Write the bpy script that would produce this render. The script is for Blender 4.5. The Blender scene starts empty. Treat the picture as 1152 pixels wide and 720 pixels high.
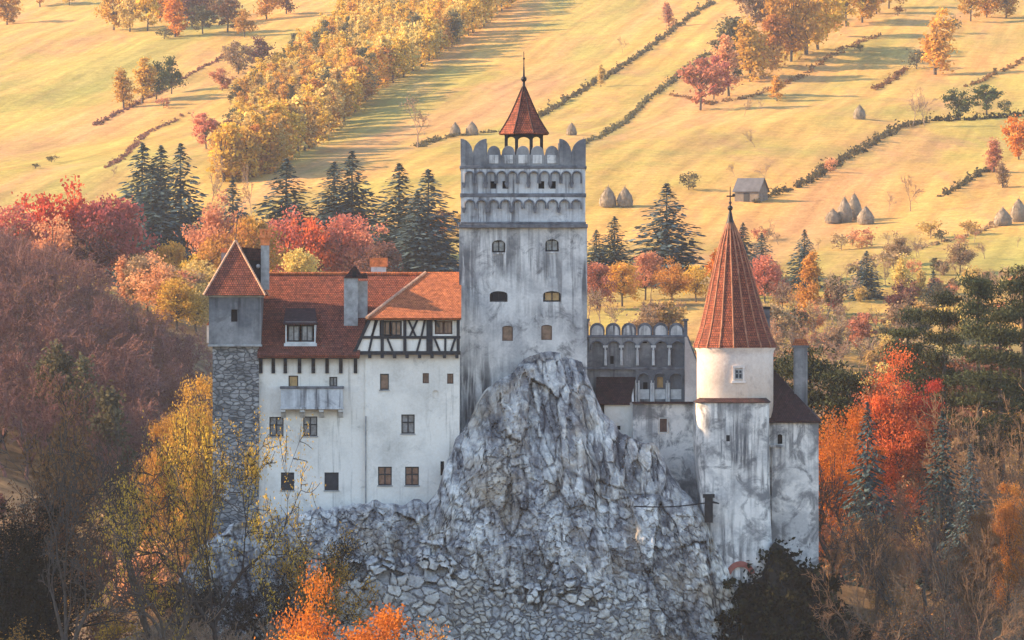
import bpy, math, random
import numpy as np
from mathutils import Vector

# ------------------------------------------------------------------ camera, light, exposure
SC = bpy.context.scene
COL = SC.collection
F = 5600.0                      # focal length in pixels of the 1152 px wide photograph
R = math.radians
SUN_EL, SUN_AZ = 25.0, -7.0     # azimuth measured from -X (left), positive = towards the camera

cam_data = bpy.data.cameras.new("camera")
cam = bpy.data.objects.new("camera", cam_data)
COL.objects.link(cam)
cam.location = (0, 0, 0)
cam.rotation_euler = (R(90), 0, 0)
cam_data.sensor_width = 36.0
cam_data.lens = 36.0 * F / 1152.0
cam_data.clip_start = 1.0
cam_data.clip_end = 8000.0
SC.camera = cam

SUN_DIR = Vector((-math.cos(R(SUN_EL)) * math.cos(R(SUN_AZ)),
                  -math.cos(R(SUN_EL)) * math.sin(R(SUN_AZ)),
                  math.sin(R(SUN_EL))))
world = bpy.data.worlds.new("World")
SC.world = world
world.use_nodes = True
wn = world.node_tree
bg = wn.nodes["Background"]
sky = wn.nodes.new("ShaderNodeTexSky")
sky.sky_type = 'NISHITA'
sky.sun_disc = False
sky.sun_elevation = R(SUN_EL)
sky.sun_rotation = math.atan2(SUN_DIR.x, SUN_DIR.y)
sky.air_density = 1.0
sky.dust_density = 0.6
sky.ozone_density = 2.0
wn.links.new(sky.outputs[0], bg.inputs[0])
bg.inputs[1].default_value = 0.15

sun_data = bpy.data.lights.new("sun", 'SUN')
sun_data.energy = 5.0
sun_data.angle = R(0.5)
sun_data.color = (1.0, 0.71, 0.42)
sun = bpy.data.objects.new("sun", sun_data)
COL.objects.link(sun)
sun.rotation_euler = (-SUN_DIR).to_track_quat('-Z', 'Y').to_euler()

SC.view_settings.view_transform = 'Standard'
SC.view_settings.look = 'None'
SC.view_settings.gamma = 1.0
SC.view_settings.exposure = 1.55
SC.cycles.use_denoising = True
SC.cycles.max_bounces = 5
SC.cycles.diffuse_bounces = 3
SC.cycles.glossy_bounces = 2
SC.cycles.transmission_bounces = 3
SC.cycles.volume_bounces = 1
SC.cycles.sample_clamp_indirect = 6.0

HAZE_DENSITY = 0.00005
HAZE_COLOR = (0.86, 0.90, 1.0, 1.0)

# ------------------------------------------------------------------ small helpers
def X(px, Y): return (px - 576.0) * Y / F
def Z(py, Y): return (360.0 - py) * Y / F

def tag(o, label=None, cat=None, group=None, kind=None):
    if label: o["label"] = label
    if cat: o["category"] = cat
    if group: o["group"] = group
    if kind: o["kind"] = kind
    return o

def empty(name, loc=(0, 0, 0), label=None, cat=None, group=None):
    o = bpy.data.objects.new(name, None)
    o.empty_display_size = 0.5
    COL.objects.link(o)
    o.location = loc
    return tag(o, label, cat, group)

def arr_mesh(name, v, f, mats, fmat=None, smooth=False):
    """v (N,3) array, f (M,k) array of equal-sided faces"""
    me = bpy.data.meshes.new(name)
    v = np.asarray(v, dtype=np.float32); f = np.asarray(f, dtype=np.int32)
    k = f.shape[1]
    me.vertices.add(len(v)); me.vertices.foreach_set("co", v.ravel())
    me.loops.add(f.size); me.loops.foreach_set("vertex_index", f.ravel())
    me.polygons.add(len(f))
    me.polygons.foreach_set("loop_start", np.arange(0, f.size, k, dtype=np.int32))
    for m in mats: me.materials.append(m)
    if fmat is not None: me.polygons.foreach_set("material_index", np.asarray(fmat, dtype=np.int32))
    me.polygons.foreach_set("use_smooth", np.full(len(f), smooth, dtype=bool))
    me.update(calc_edges=True)
    return me

def link(name, me, parent=None):
    o = bpy.data.objects.new(name, me)
    COL.objects.link(o)
    if parent is not None:
        o.parent = parent
        if parent.type == 'EMPTY':
            o.location = -Vector(parent.location)
    return o

class MB:
    def __init__(s):
        s.v = []; s.f = []; s.m = []; s.mi = 0
    def poly(s, pts):
        b = len(s.v)
        s.v.extend([tuple(p) for p in pts]); s.f.append(list(range(b, b + len(pts)))); s.m.append(s.mi)
    def box(s, x0, x1, y0, y1, z0, z1):
        b = len(s.v)
        s.v += [(x0,y0,z0),(x1,y0,z0),(x1,y1,z0),(x0,y1,z0),(x0,y0,z1),(x1,y0,z1),(x1,y1,z1),(x0,y1,z1)]
        for q in ((0,1,5,4),(1,2,6,5),(2,3,7,6),(3,0,4,7),(4,5,6,7),(3,2,1,0)):
            s.f.append([b+i for i in q]); s.m.append(s.mi)
    def prism(s, pts, a0, a1, axis='y'):
        n = len(pts); b = len(s.v)
        def mk(u, w, a):
            return (u, a, w) if axis == 'y' else ((a, u, w) if axis == 'x' else (u, w, a))
        s.v += [mk(u, w, a0) for u, w in pts] + [mk(u, w, a1) for u, w in pts]
        s.f.append([b + i for i in range(n)]); s.m.append(s.mi)
        s.f.append([b + n + i for i in reversed(range(n))]); s.m.append(s.mi)
        for i in range(n):
            j = (i + 1) % n
            s.f.append([b+i, b+n+i, b+n+j, b+j]); s.m.append(s.mi)
    def tube(s, p0, p1, r0, r1=None, n=6, caps=True):
        if r1 is None: r1 = r0
        p0 = Vector(p0); p1 = Vector(p1); d = (p1 - p0)
        if d.length < 1e-6: return
        d.normalize()
        a = d.orthogonal().normalized(); c = d.cross(a)
        b = len(s.v)
        for p, r in ((p0, r0), (p1, r1)):
            for i in range(n):
                t = 2 * math.pi * i / n
                s.v.append(tuple(p + (a * math.cos(t) + c * math.sin(t)) * r))
        for i in range(n):
            j = (i + 1) % n
            s.f.append([b+i, b+j, b+n+j, b+n+i]); s.m.append(s.mi)
        if caps:
            s.f.append([b + i for i in reversed(range(n))]); s.m.append(s.mi)
            s.f.append([b + n + i for i in range(n)]); s.m.append(s.mi)
    def bar(s, p0, p1, w, d):
        """rectangular beam from p0 to p1, lying in the XZ plane, w wide and d deep in Y"""
        p0 = Vector(p0); p1 = Vector(p1); t = (p1 - p0).normalized()
        n = Vector((-t.z, 0, t.x)) * w * .5; e = Vector((0, d * .5, 0))
        b = len(s.v)
        for p in (p0, p1):
            for a, c in ((-1,-1),(1,-1),(1,1),(-1,1)):
                s.v.append(tuple(p + n * a + e * c))
        for q in ((0,1,2,3),(7,6,5,4),(0,4,5,1),(1,5,6,2),(2,6,7,3),(3,7,4,0)):
            s.f.append([b+i for i in q]); s.m.append(s.mi)
    def lathe(s, prof, cx, cy, n=24, a0=0.0, capt=True, capb=True):
        b = len(s.v)
        for r, z in prof:
            for i in range(n):
                t = a0 + 2 * math.pi * i / n
                s.v.append((cx + r * math.cos(t), cy + r * math.sin(t), z))
        for k in range(len(prof) - 1):
            for i in range(n):
                j = (i + 1) % n
                s.f.append([b+k*n+i, b+k*n+j, b+(k+1)*n+j, b+(k+1)*n+i]); s.m.append(s.mi)
        if capb: s.f.append([b + i for i in reversed(range(n))]); s.m.append(s.mi)
        if capt:
            o = b + (len(prof) - 1) * n
            s.f.append([o + i for i in range(n)]); s.m.append(s.mi)
    def ball(s, c, r, n=10):
        s.lathe([(max(1e-3, r*math.sin(math.pi*k/6)), c[2]-r*math.cos(math.pi*k/6)) for k in range(7)], c[0], c[1], n)
    def wall(s, x0, x1, z0, z1, y, holes=(), depth=0.35):
        """front wall at plane y with real recesses; hole = (hx0,hx1,hz0,hz1,arch_rise,depth,back)"""
        xs = sorted({x0, x1} | {h[0] for h in holes} | {h[1] for h in holes})
        zs = sorted({z0, z1} | {h[2] for h in holes} | {h[3] for h in holes})
        for i in range(len(xs) - 1):
            for k in range(len(zs) - 1):
                mx = (xs[i] + xs[i+1]) / 2; mz = (zs[k] + zs[k+1]) / 2
                if any(h[0] < mx < h[1] and h[2] < mz < h[3] for h in holes): continue
                s.poly([(xs[i],y,zs[k]),(xs[i+1],y,zs[k]),(xs[i+1],y,zs[k+1]),(xs[i],y,zs[k+1])])
        for h in holes:
            a, b, c, d = h[:4]; rise = h[4] if len(h) > 4 else 0; dp = h[5] if len(h) > 5 and h[5] else depth
            back = h[6] if len(h) > 6 else False
            s.poly([(a,y,c),(a,y,d),(a,y+dp,d),(a,y+dp,c)]); s.poly([(b,y,c),(b,y+dp,c),(b,y+dp,d),(b,y,d)])
            s.poly([(a,y,d),(b,y,d),(b,y+dp,d),(a,y+dp,d)]); s.poly([(a,y,c),(a,y+dp,c),(b,y+dp,c),(b,y,c)])
            if back: s.poly([(a,y+dp,c),(b,y+dp,c),(b,y+dp,d),(a,y+dp,d)])
            if rise:
                m = (a + b) / 2; hw = (b - a) / 2
                for sg, e in ((-1, a), (1, b)):
                    arc = [(m + sg*hw*math.sin(t), d - rise + rise*math.cos(t)) for t in [math.pi/2*q/5 for q in range(6)]]
                    pts = [(e, d)] + arc
                    s.poly([(u, y, w) for u, w in pts])
                    for q in range(5):
                        (u0,w0),(u1,w1) = arc[q], arc[q+1]
                        s.poly([(u0,y,w0),(u1,y,w1),(u1,y+dp,w1),(u0,y+dp,w0)])
    def build(s, name, mats, parent=None, smooth=False, bevel=0.0):
        me = bpy.data.meshes.new(name)
        me.from_pydata(s.v, [], s.f)
        if not isinstance(mats, (list, tuple)): mats = [mats]
        for m in mats: me.materials.append(m)
        me.polygons.foreach_set("material_index", s.m)
        me.polygons.foreach_set("use_smooth", [smooth] * len(s.f))
        uv = me.uv_layers.new(name="uv")
        data = np.zeros((len(me.loops), 2), dtype=np.float32)
        for p in me.polygons:
            n = p.normal
            u = Vector((0, 0, 1)).cross(n)
            if u.length < 1e-3: u = Vector((1, 0, 0))
            u.normalize()
            if u.x < -0.01 or (abs(u.x) <= .01 and u.y < 0): u = -u
            w = n.cross(u)
            if w.z < 0: w = -w
            for li in p.loop_indices:
                c = me.vertices[me.loops[li].vertex_index].co
                data[li] = (u.dot(c), w.dot(c))
        uv.data.foreach_set("uv", data.ravel())
        me.update()
        o = link(name, me, parent)
        if bevel:
            b = o.modifiers.new("bevel", 'BEVEL'); b.width = bevel; b.segments = 2; b.limit_method = 'ANGLE'
        return o

# ------------------------------------------------------------------ numpy noise
def _hash(ix, iy, iz, seed):
    h = (ix.astype(np.int64) * 374761393 + iy.astype(np.int64) * 668265263 + iz.astype(np.int64) * 2147483647 + seed * 974711) & 0xffffffff
    h = ((h ^ (h >> 13)) * 1274126177) & 0xffffffff
    h = ((h ^ (h >> 16)) * 2246822519) & 0xffffffff
    return ((h ^ (h >> 15)) & 0xffffff) / float(0xffffff)
def vnoise(p, seed=0):
    i = np.floor(p); f = p - i; u = f*f*f*(f*(f*6-15)+10); i = i.astype(np.int64)
    out = 0
    for dx in (0, 1):
        for dy in (0, 1):
            for dz in (0, 1):
                w = (u[:,0] if dx else 1-u[:,0]) * (u[:,1] if dy else 1-u[:,1]) * (u[:,2] if dz else 1-u[:,2])
                out = out + w * _hash(i[:,0]+dx, i[:,1]+dy, i[:,2]+dz, seed)
    return out * 2 - 1
def fbm(p, octv=4, seed=0, ridged=False):
    s = 0; a = 1.0; t = 0
    for o in range(octv):
        n = vnoise(p * 2.03**o, seed + o)
        if ridged: n = 1 - 2*np.abs(n)
        s = s + a*n; t += a; a *= .5
    return s / t
def voronoi(p, seed=0):
    i = np.floor(p).astype(np.int64)
    f1 = np.full(len(p), 9.0); f2 = np.full(len(p), 9.0); cid = np.zeros(len(p))
    for dx in (-1,0,1):
        for dy in (-1,0,1):
            for dz in (-1,0,1):
                c = i + np.array([dx,dy,dz])
                h = [ _hash(c[:,0],c[:,1],c[:,2],seed+k) for k in range(4)]
                q = c + np.stack(h[:3],1)
                d = np.linalg.norm(p-q,axis=1)
                closer = d < f1
                f2 = np.where(closer, f1, np.minimum(f2, d))
                cid = np.where(closer, h[3], cid); f1 = np.where(closer, d, f1)
    return f1, f2, cid
def sstep(a, b, x):
    t = np.clip((x-a)/(b-a), 0, 1); return t*t*(3-2*t)

# ------------------------------------------------------------------ terrain
PROF_Y = [-400, 100, 250, 340, 420, 520, 580, 640, 700, 760, 810, 860, 960, 1100, 1230, 1350, 1600, 1800, 2000, 2300, 2700]
PROF_Z = [-46, -42, -38, -31, -29, -31, -32, -30, -22, -9, -1, 4.5, 14, 31, 47, 64, 103, 140, 172, 205, 215]
def H(x, y):
    x = np.asarray(x, dtype=float); y = np.asarray(y, dtype=float)
    x, y = np.broadcast_arrays(x, y); shp = x.shape; x = x.ravel(); y = y.ravel()
    z = (np.interp(y-20, PROF_Y, PROF_Z) + 2*np.interp(y, PROF_Y, PROF_Z) + np.interp(y+20, PROF_Y, PROF_Z)) / 4
    hill = sstep(780, 1000, y)
    z = z + hill * 0.055 * np.clip(x, -260, 260)
    p = np.stack([x/190, y/190, np.full_like(x, .5)], 1)
    z = z + hill * 7.0 * fbm(p, 2, 5)
    p2 = np.stack([(x*.8 - y*.6)/42, (x*.6 + y*.8)/150, np.full_like(x, .3)], 1)
    z = z + hill * 1.3 * fbm(p2, 3, 9)
    # wooded spur on the left, beyond the castle
    z = z + 0.74 * 70 * (1 - np.exp(-np.maximum(0, -x - 26) / 62)) * np.exp(-.5 * ((y - 668) / 84)**2)
    # unseen hill out of frame on the left, shaped to shade the castle's foot
    z = z + 75 * sstep(52, 125, -x) * np.exp(-.5 * ((y - 402) / 44)**2)
    # castle knoll
    z = z + 13 * np.exp(-.5 * (((x - 0) / 22)**2 + ((y - 414) / 12)**2)**1.5)
    # slope rising on the right, behind and beside the castle
    z = z + 19 * sstep(14, 46, x) * np.exp(-.5 * ((y - 490) / 48)**2)
    p3 = np.stack([x/14, y/14, np.full_like(x, .7)], 1)
    z = z + 0.5 * fbm(p3, 3, 21)
    return z.reshape(shp)
def h1(x, y): return float(H(x, y))

_YS = np.arange(790.0, 2300.0, 1.0)
def hit(px, py, ymin=790.0):
    """first point of the far hillside along the photo ray through (px, py)"""
    ys = _YS[_YS >= ymin]
    zz = H((px - 576) * ys / F, ys)
    r = (360 - py) * ys / F
    k = np.argmax(zz >= r)
    y = ys[k] if zz[k] >= r[k] else ys[-1]
    return (px - 576) * y / F, float(y), h1((px - 576) * y / F, y)

# ------------------------------------------------------------------ materials
def nt_new(name):
    m = bpy.data.materials.new(name); m.use_nodes = True
    nt = m.node_tree; nt.nodes.clear()
    out = nt.nodes.new("ShaderNodeOutputMaterial")
    return m, nt, out
def nd(nt, typ, **kw):
    n = nt.nodes.new("ShaderNode" + typ)
    for k, v in kw.items():
        if k in n.inputs: n.inputs[k].default_value = v
        else: setattr(n, k, v)
    return n
def ramp(nt, fac, stops):
    r = nt.nodes.new("ShaderNodeValToRGB"); e = r.color_ramp.elements
    while len(e) < len(stops): e.new(.5)
    for i, (p, c) in enumerate(stops):
        e[i].position = p; e[i].color = (*c, 1) if len(c) == 3 else c
    nt.links.new(fac, r.inputs[0]); return r.outputs[0]
def mix(nt, fac, a, b, blend='MIX'):
    m = nt.nodes.new("ShaderNodeMix"); m.data_type = 'RGBA'; m.blend_type = blend
    for v, i in ((fac, 0), (a, 6), (b, 7)):
        if isinstance(v, (int, float)): m.inputs[i].default_value = v
        elif isinstance(v, tuple): m.inputs[i].default_value = (*v, 1) if len(v) == 3 else v
        else: nt.links.new(v, m.inputs[i])
    return m.outputs[2]
def noise(nt, scale, detail=4, rough=.55, vec=None, dist=0.0, stretch=None):
    n = nd(nt, "TexNoise", Scale=scale, Detail=detail, Roughness=rough, Distortion=dist)
    if vec is None: vec = nd(nt, "NewGeometry").outputs["Position"]
    if stretch:
        mp = nd(nt, "Mapping"); mp.inputs["Scale"].default_value = stretch
        nt.links.new(vec, mp.inputs[0]); vec = mp.outputs[0]
    nt.links.new(vec, n.inputs["Vector"]); return n.outputs["Fac"]
def bsdf(nt, out, col, rough=.9, bump=None, bstr=.4, bdist=.05, spec=.3, metal=0.0):
    b = nd(nt, "BsdfPrincipled", Roughness=rough, Metallic=metal)
    b.inputs["Specular IOR Level"].default_value = spec
    if isinstance(col, tuple): b.inputs["Base Color"].default_value = (*col, 1)
    else: nt.links.new(col, b.inputs["Base Color"])
    if bump is not None:
        bp = nd(nt, "Bump", Strength=bstr, Distance=bdist)
        nt.links.new(bump, bp.inputs["Height"]); nt.links.new(bp.outputs[0], b.inputs["Normal"])
    nt.links.new(b.outputs[0], out.inputs[0]); return b

def m_plain(name, col, rough=.8, var=.35, scale=1.5, metal=0.0):
    m, nt, out = nt_new(name)
    n = noise(nt, scale, 5, .6)
    c = ramp(nt, n, [(.3, tuple(x*(1-var) for x in col)), (.7, tuple(min(1, x*(1+var)) for x in col))])
    bsdf(nt, out, c, rough, n, .3, .03, metal=metal); return m

def m_plaster(name, light, mid, dark, patch=(.42,.62), streak=(.56,.74), stain=(.6,.75), pscale=.28, sscale=1.0, bare=None, bare_at=(.62,.66)):
    m, nt, out = nt_new(name)
    n1 = noise(nt, pscale, 9, .62, dist=.4)
    c = ramp(nt, n1, [(patch[0], mid), (patch[1], light)])
    n2 = noise(nt, sscale, 6, .6, stretch=(2.2, 2.2, .14), dist=.15)
    nm = noise(nt, .16, 3, .5)
    sf = ramp(nt, n2, [(streak[0], (0,0,0)), (streak[1], (1,1,1))])
    mk = ramp(nt, nm, [(.38, (0,0,0)), (.6, (1,1,1))])
    f = mix(nt, 1.0, sf, mk, 'MULTIPLY')
    c = mix(nt, f, c, dark)
    n3 = noise(nt, .55, 8, .7, dist=.8)
    c = mix(nt, ramp(nt, n3, [(stain[0], (0,0,0)), (stain[1], (.75,.75,.75))]), c, dark)
    if bare:
        n4 = noise(nt, .33, 7, .6, dist=.5, stretch=(1,1,1.2))
        c = mix(nt, ramp(nt, n4, [(bare_at[0], (0,0,0)), (bare_at[1], (1,1,1))]), c, bare)
    n5 = noise(nt, 5, 6, .65)
    c = mix(nt, .25, c, ramp(nt, n5, [(.3, (.25,.25,.25)), (.7, (.8,.8,.8))]), 'OVERLAY')
    bsdf(nt, out, c, .92, mix(nt, .5, n5, n3), .45, .08, spec=.15); return m

def m_tile(name, c1, c2, dark, moss=(.10,.09,.06), tw=.19, th=.21):
    m, nt, out = nt_new(name)
    uv = nd(nt, "UVMap")
    br = nd(nt, "TexBrick", Scale=1.0)
    br.inputs["Brick Width"].default_value = tw; br.inputs["Row Height"].default_value = th
    br.inputs["Mortar Size"].default_value = .035; br.inputs["Mortar Smooth"].default_value = .4
    br.inputs["Bias"].default_value = -.1
    br.inputs["Color1"].default_value = (*c1, 1); br.inputs["Color2"].default_value = (*c2, 1); br.inputs["Mortar"].default_value = (*dark, 1)
    nt.links.new(uv.outputs[0], br.inputs["Vector"])
    n1 = noise(nt, .8, 8, .7, dist=.6)
    c = mix(nt, ramp(nt, n1, [(.40, (0,0,0)), (.68, (.8,.8,.8))]), br.outputs["Color"], dark)
    n2 = noise(nt, 1.7, 5, .7)
    c = mix(nt, ramp(nt, n2, [(.58, (0,0,0)), (.75, (.6,.6,.6))]), c, moss)
    n3 = noise(nt, 3.2, 4, .7)
    c = mix(nt, .8, c, ramp(nt, n3, [(.3, (.2,.2,.2)), (.7, (.82,.82,.82))]), 'OVERLAY')
    # courses overlap like shallow steps
    sep = nd(nt, "SeparateXYZ"); nt.links.new(uv.outputs[0], sep.inputs[0])
    dv = nd(nt, "Math", operation='DIVIDE'); dv.inputs[1].default_value = th; nt.links.new(sep.outputs[1], dv.inputs[0])
    fr = nd(nt, "Math", operation='FRACT'); nt.links.new(dv.outputs[0], fr.inputs[0])
    ad = nd(nt, "Math", operation='MULTIPLY_ADD'); ad.inputs[1].default_value = -1.0
    nt.links.new(fr.outputs[0], ad.inputs[0]); nt.links.new(n3, ad.inputs[2])
    bsdf(nt, out, c, .88, ad.outputs[0], .6, .05, spec=.15); return m

def m_stone(name, c1, c2, mortar):
    m, nt, out = nt_new(name)
    uv = nd(nt, "UVMap")
    nn = nd(nt, "TexNoise", Scale=1.1, Detail=3); nt.links.new(uv.outputs[0], nn.inputs["Vector"])
    vm = nd(nt, "VectorMath", operation='MULTIPLY_ADD'); vm.inputs[1].default_value = (.35, .35, 0)
    nt.links.new(nn.outputs["Color"], vm.inputs[0]); nt.links.new(uv.outputs[0], vm.inputs[2])
    mp = nd(nt, "Mapping"); mp.inputs["Scale"].default_value = (1.7, 3.3, 1); nt.links.new(vm.outputs[0], mp.inputs[0])
    ve = nd(nt, "TexVoronoi", feature='DISTANCE_TO_EDGE', Scale=1.0, Randomness=.8); vc = nd(nt, "TexVoronoi", Scale=1.0, Randomness=.8)
    nt.links.new(mp.outputs[0], ve.inputs["Vector"]); nt.links.new(mp.outputs[0], vc.inputs["Vector"])
    sp = nd(nt, "SeparateColor"); nt.links.new(vc.outputs["Color"], sp.inputs[0])
    c = ramp(nt, sp.outputs[0], [(0, c2), (1, c1)])
    n1 = noise(nt, 1.2, 7, .7)
    c = mix(nt, .8, c, ramp(nt, n1, [(.3, (.2,.2,.2)), (.7, (.8,.8,.8))]), 'OVERLAY')
    e = ramp(nt, ve.outputs["Distance"], [(0, (0,0,0)), (.11, (1,1,1))])
    c = mix(nt, e, mortar, c)
    bsdf(nt, out, c, .93, mix(nt, .4, e, n1), .9, .12, spec=.12); return m

def m_rock():
    m, nt, out = nt_new("limestone_rock")
    tn = nd(nt, "Attribute", attribute_name="tone"); ck = nd(nt, "Attribute", attribute_name="crack")
    n1 = noise(nt, .9, 10, .7, dist=.8)
    t = nd(nt, "Math", operation='MULTIPLY_ADD'); t.inputs[1].default_value = .55
    ad = nd(nt, "Math", operation='ADD'); ad.inputs[1].default_value = -.275
    nt.links.new(tn.outputs["Fac"], t.inputs[0]); nt.links.new(n1, ad.inputs[0]); nt.links.new(ad.outputs[0], t.inputs[2])
    t2 = nd(nt, "Math", operation='ADD'); t2.inputs[1].default_value = .0; nt.links.new(t.outputs[0], t2.inputs[0])
    c = ramp(nt, t2.outputs[0], [(.22, (.09,.087,.092)), (.37, (.22,.21,.215)), (.49, (.37,.355,.34)), (.60, (.56,.53,.49)), (.73, (.80,.76,.69))])
    nv = noise(nt, 1.5, 8, .7, dist=1.0, stretch=(1.3, 1.3, .35))
    c = mix(nt, ramp(nt, nv, [(.57, (0,0,0)), (.69, (.7,.7,.7))]), c, (.15,.15,.175))
    nw = noise(nt, 2.2, 7, .7, dist=.7, stretch=(1.5, 1.5, .4))
    c = mix(nt, ramp(nt, nw, [(.57, (0,0,0)), (.66, (.8,.8,.8))]), c, (.68,.66,.62))
    no = noise(nt, .24, 6, .6, dist=.4)
    c = mix(nt, ramp(nt, no, [(.50, (0,0,0)), (.66, (.6,.6,.6))]), c, (.42,.31,.19))
    c = mix(nt, ck.outputs["Fac"], c, (.05,.05,.06))
    n5 = noise(nt, 6, 6, .7)
    bsdf(nt, out, c, .93, mix(nt, .5, nv, n5), .8, .2, spec=.12); return m

def m_rubble():
    m, nt, out = nt_new("rubble_masonry")
    at = nd(nt, "Attribute", attribute_name="cell"); gp = nd(nt, "Attribute", attribute_name="gap")
    c = ramp(nt, at.outputs["Fac"], [(.0, (.25,.25,.265)), (.35, (.38,.37,.36)), (.7, (.47,.445,.41)), (1, (.58,.545,.50))])
    n1 = noise(nt, 1.6, 8, .7, dist=.6)
    c = mix(nt, .8, c, ramp(nt, n1, [(.3, (.18,.18,.19)), (.7, (.85,.84,.82))]), 'OVERLAY')
    no = noise(nt, .25, 6, .6)
    c = mix(nt, ramp(nt, no, [(.5, (0,0,0)), (.7, (.45,.45,.45))]), c, (.42,.32,.20))
    c = mix(nt, gp.outputs["Fac"], c, (.10,.10,.11))
    n2 = noise(nt, 5, 6, .7)
    bsdf(nt, out, c, .93, n2, .6, .1, spec=.12); return m

def m_leaf(name, col, var=.35, trans=.35, alt=None):
    m, nt, out = nt_new(name)
    g = nd(nt, "NewGeometry"); oi = nd(nt, "ObjectInfo")
    alt = alt or tuple(c*.55 for c in col)
    lo = tuple(c*(1-var) for c in col); hi = tuple(min(1, c*(1+var)) for c in col)
    c = ramp(nt, g.outputs["Random Per Island"], [(0, lo), (.5, col), (1, hi)])
    n = noise(nt, .35, 3, .6)
    c = mix(nt, ramp(nt, n, [(.42, (0,0,0)), (.62, (.8,.8,.8))]), c, alt)
    hv = nd(nt, "HueSaturation")
    mr = nd(nt, "MapRange"); mr.inputs["To Min"].default_value = .72; mr.inputs["To Max"].default_value = 1.25
    mh = nd(nt, "MapRange"); mh.inputs["To Min"].default_value = .485; mh.inputs["To Max"].default_value = .515
    nt.links.new(oi.outputs["Random"], mr.inputs[0]); nt.links.new(mr.outputs[0], hv.inputs["Value"])
    nt.links.new(oi.outputs["Random"], mh.inputs[0]); nt.links.new(mh.outputs[0], hv.inputs["Hue"])
    nt.links.new(c, hv.inputs["Color"])
    d = nd(nt, "BsdfDiffuse"); t = nd(nt, "BsdfTranslucent"); ms = nd(nt, "MixShader"); ms.inputs[0].default_value = trans
    nt.links.new(hv.outputs[0], d.inputs[0]); nt.links.new(hv.outputs[0], t.inputs[0])
    nt.links.new(d.outputs[0], ms.inputs[1]); nt.links.new(t.outputs[0], ms.inputs[2])
    nt.links.new(ms.outputs[0], out.inputs[0]); return m

def m_glass(name, col=(.02,.025,.03)):
    m, nt, out = nt_new(name)
    n = noise(nt, 2.5, 3, .5)
    c = ramp(nt, n, [(.35, col), (.65, tuple(x*2.2 for x in col))])
    bsdf(nt, out, c, .12, n, .15, .02, spec=.5); return m

def m_ground():
    m, nt, out = nt_new("meadow_and_forest_floor")
    g = nd(nt, "NewGeometry"); pos = g.outputs["Position"]
    n1 = noise(nt, .009, 5, .6, dist=.6)
    dry, green = (.50,.278,.078), (.32,.25,.062)
    c = ramp(nt, n1, [(.42, dry), (.58, green)])
    n2 = noise(nt, .05, 6, .65, dist=.5, stretch=(1.0,.22,1))
    c = mix(nt, ramp(nt, n2, [(.52, (0,0,0)), (.68, (.7,.7,.7))]), c, (.34,.185,.088))
    # mown strips and old plough lines running up the slope
    def axis(v):
        q = nd(nt, "VectorMath", operation='DOT_PRODUCT'); q.inputs[1].default_value = v; nt.links.new(pos, q.inputs[0]); return q.outputs["Value"]
    def strips(ku, kv, det=5, ang=10.5):
        a_ = R(ang); cb = nd(nt, "CombineXYZ")
        nt.links.new(axis((math.cos(a_)*ku, -math.sin(a_)*ku, 0)), cb.inputs[0]); nt.links.new(axis((math.sin(a_)*kv, math.cos(a_)*kv, 0)), cb.inputs[1])
        q = nd(nt, "TexNoise", Scale=1.0, Detail=det, Roughness=.62); nt.links.new(cb.outputs[0], q.inputs["Vector"]); return q.outputs["Fac"]
    c = mix(nt, ramp(nt, strips(.035, .0035), [(.47, (0,0,0)), (.64, (.6,.6,.6))]), c, (.43,.215,.105))
    c = mix(nt, ramp(nt, strips(.022, .004, 4), [(.52, (0,0,0)), (.62, (.7,.7,.7))]), c, (.27,.25,.065))
    c = mix(nt, .42, c, ramp(nt, strips(.22, .012, 6), [(.36, (.26,.25,.24)), (.64, (.72,.72,.70))]), 'OVERLAY')
    n4 = noise(nt, .35, 8, .8)
    c = mix(nt, .65, c, ramp(nt, n4, [(.3, (.28,.28,.28)), (.7, (.72,.72,.72))]), 'OVERLAY')
    n7 = noise(nt, 1.6, 5, .7)
    c = mix(nt, .45, c, ramp(nt, n7, [(.3, (.25,.25,.25)), (.7, (.75,.75,.75))]), 'OVERLAY')
    # leaf litter under the woods
    n5 = noise(nt, .3, 7, .7)
    lit = ramp(nt, n5, [(.35, (.09,.06,.035)), (.55, (.21,.135,.07)), (.7, (.32,.21,.105))])
    sep = nd(nt, "SeparateXYZ"); nt.links.new(pos, sep.inputs[0])
    n6 = noise(nt, .02, 5, .6)
    mm = nd(nt, "Math", operation='MULTIPLY_ADD'); mm.inputs[1].default_value = 90.0
    nt.links.new(n6, mm.inputs[0]); nt.links.new(sep.outputs[1], mm.inputs[2])
    mr = nd(nt, "MapRange"); mr.inputs["From Min"].default_value = 800; mr.inputs["From Max"].default_value = 850
    nt.links.new(mm.outputs[0], mr.inputs[0])
    c = mix(nt, mr.outputs[0], lit, c)
    bsdf(nt, out, c, .97, n4, .6, .5, spec=.05); return m

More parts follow.
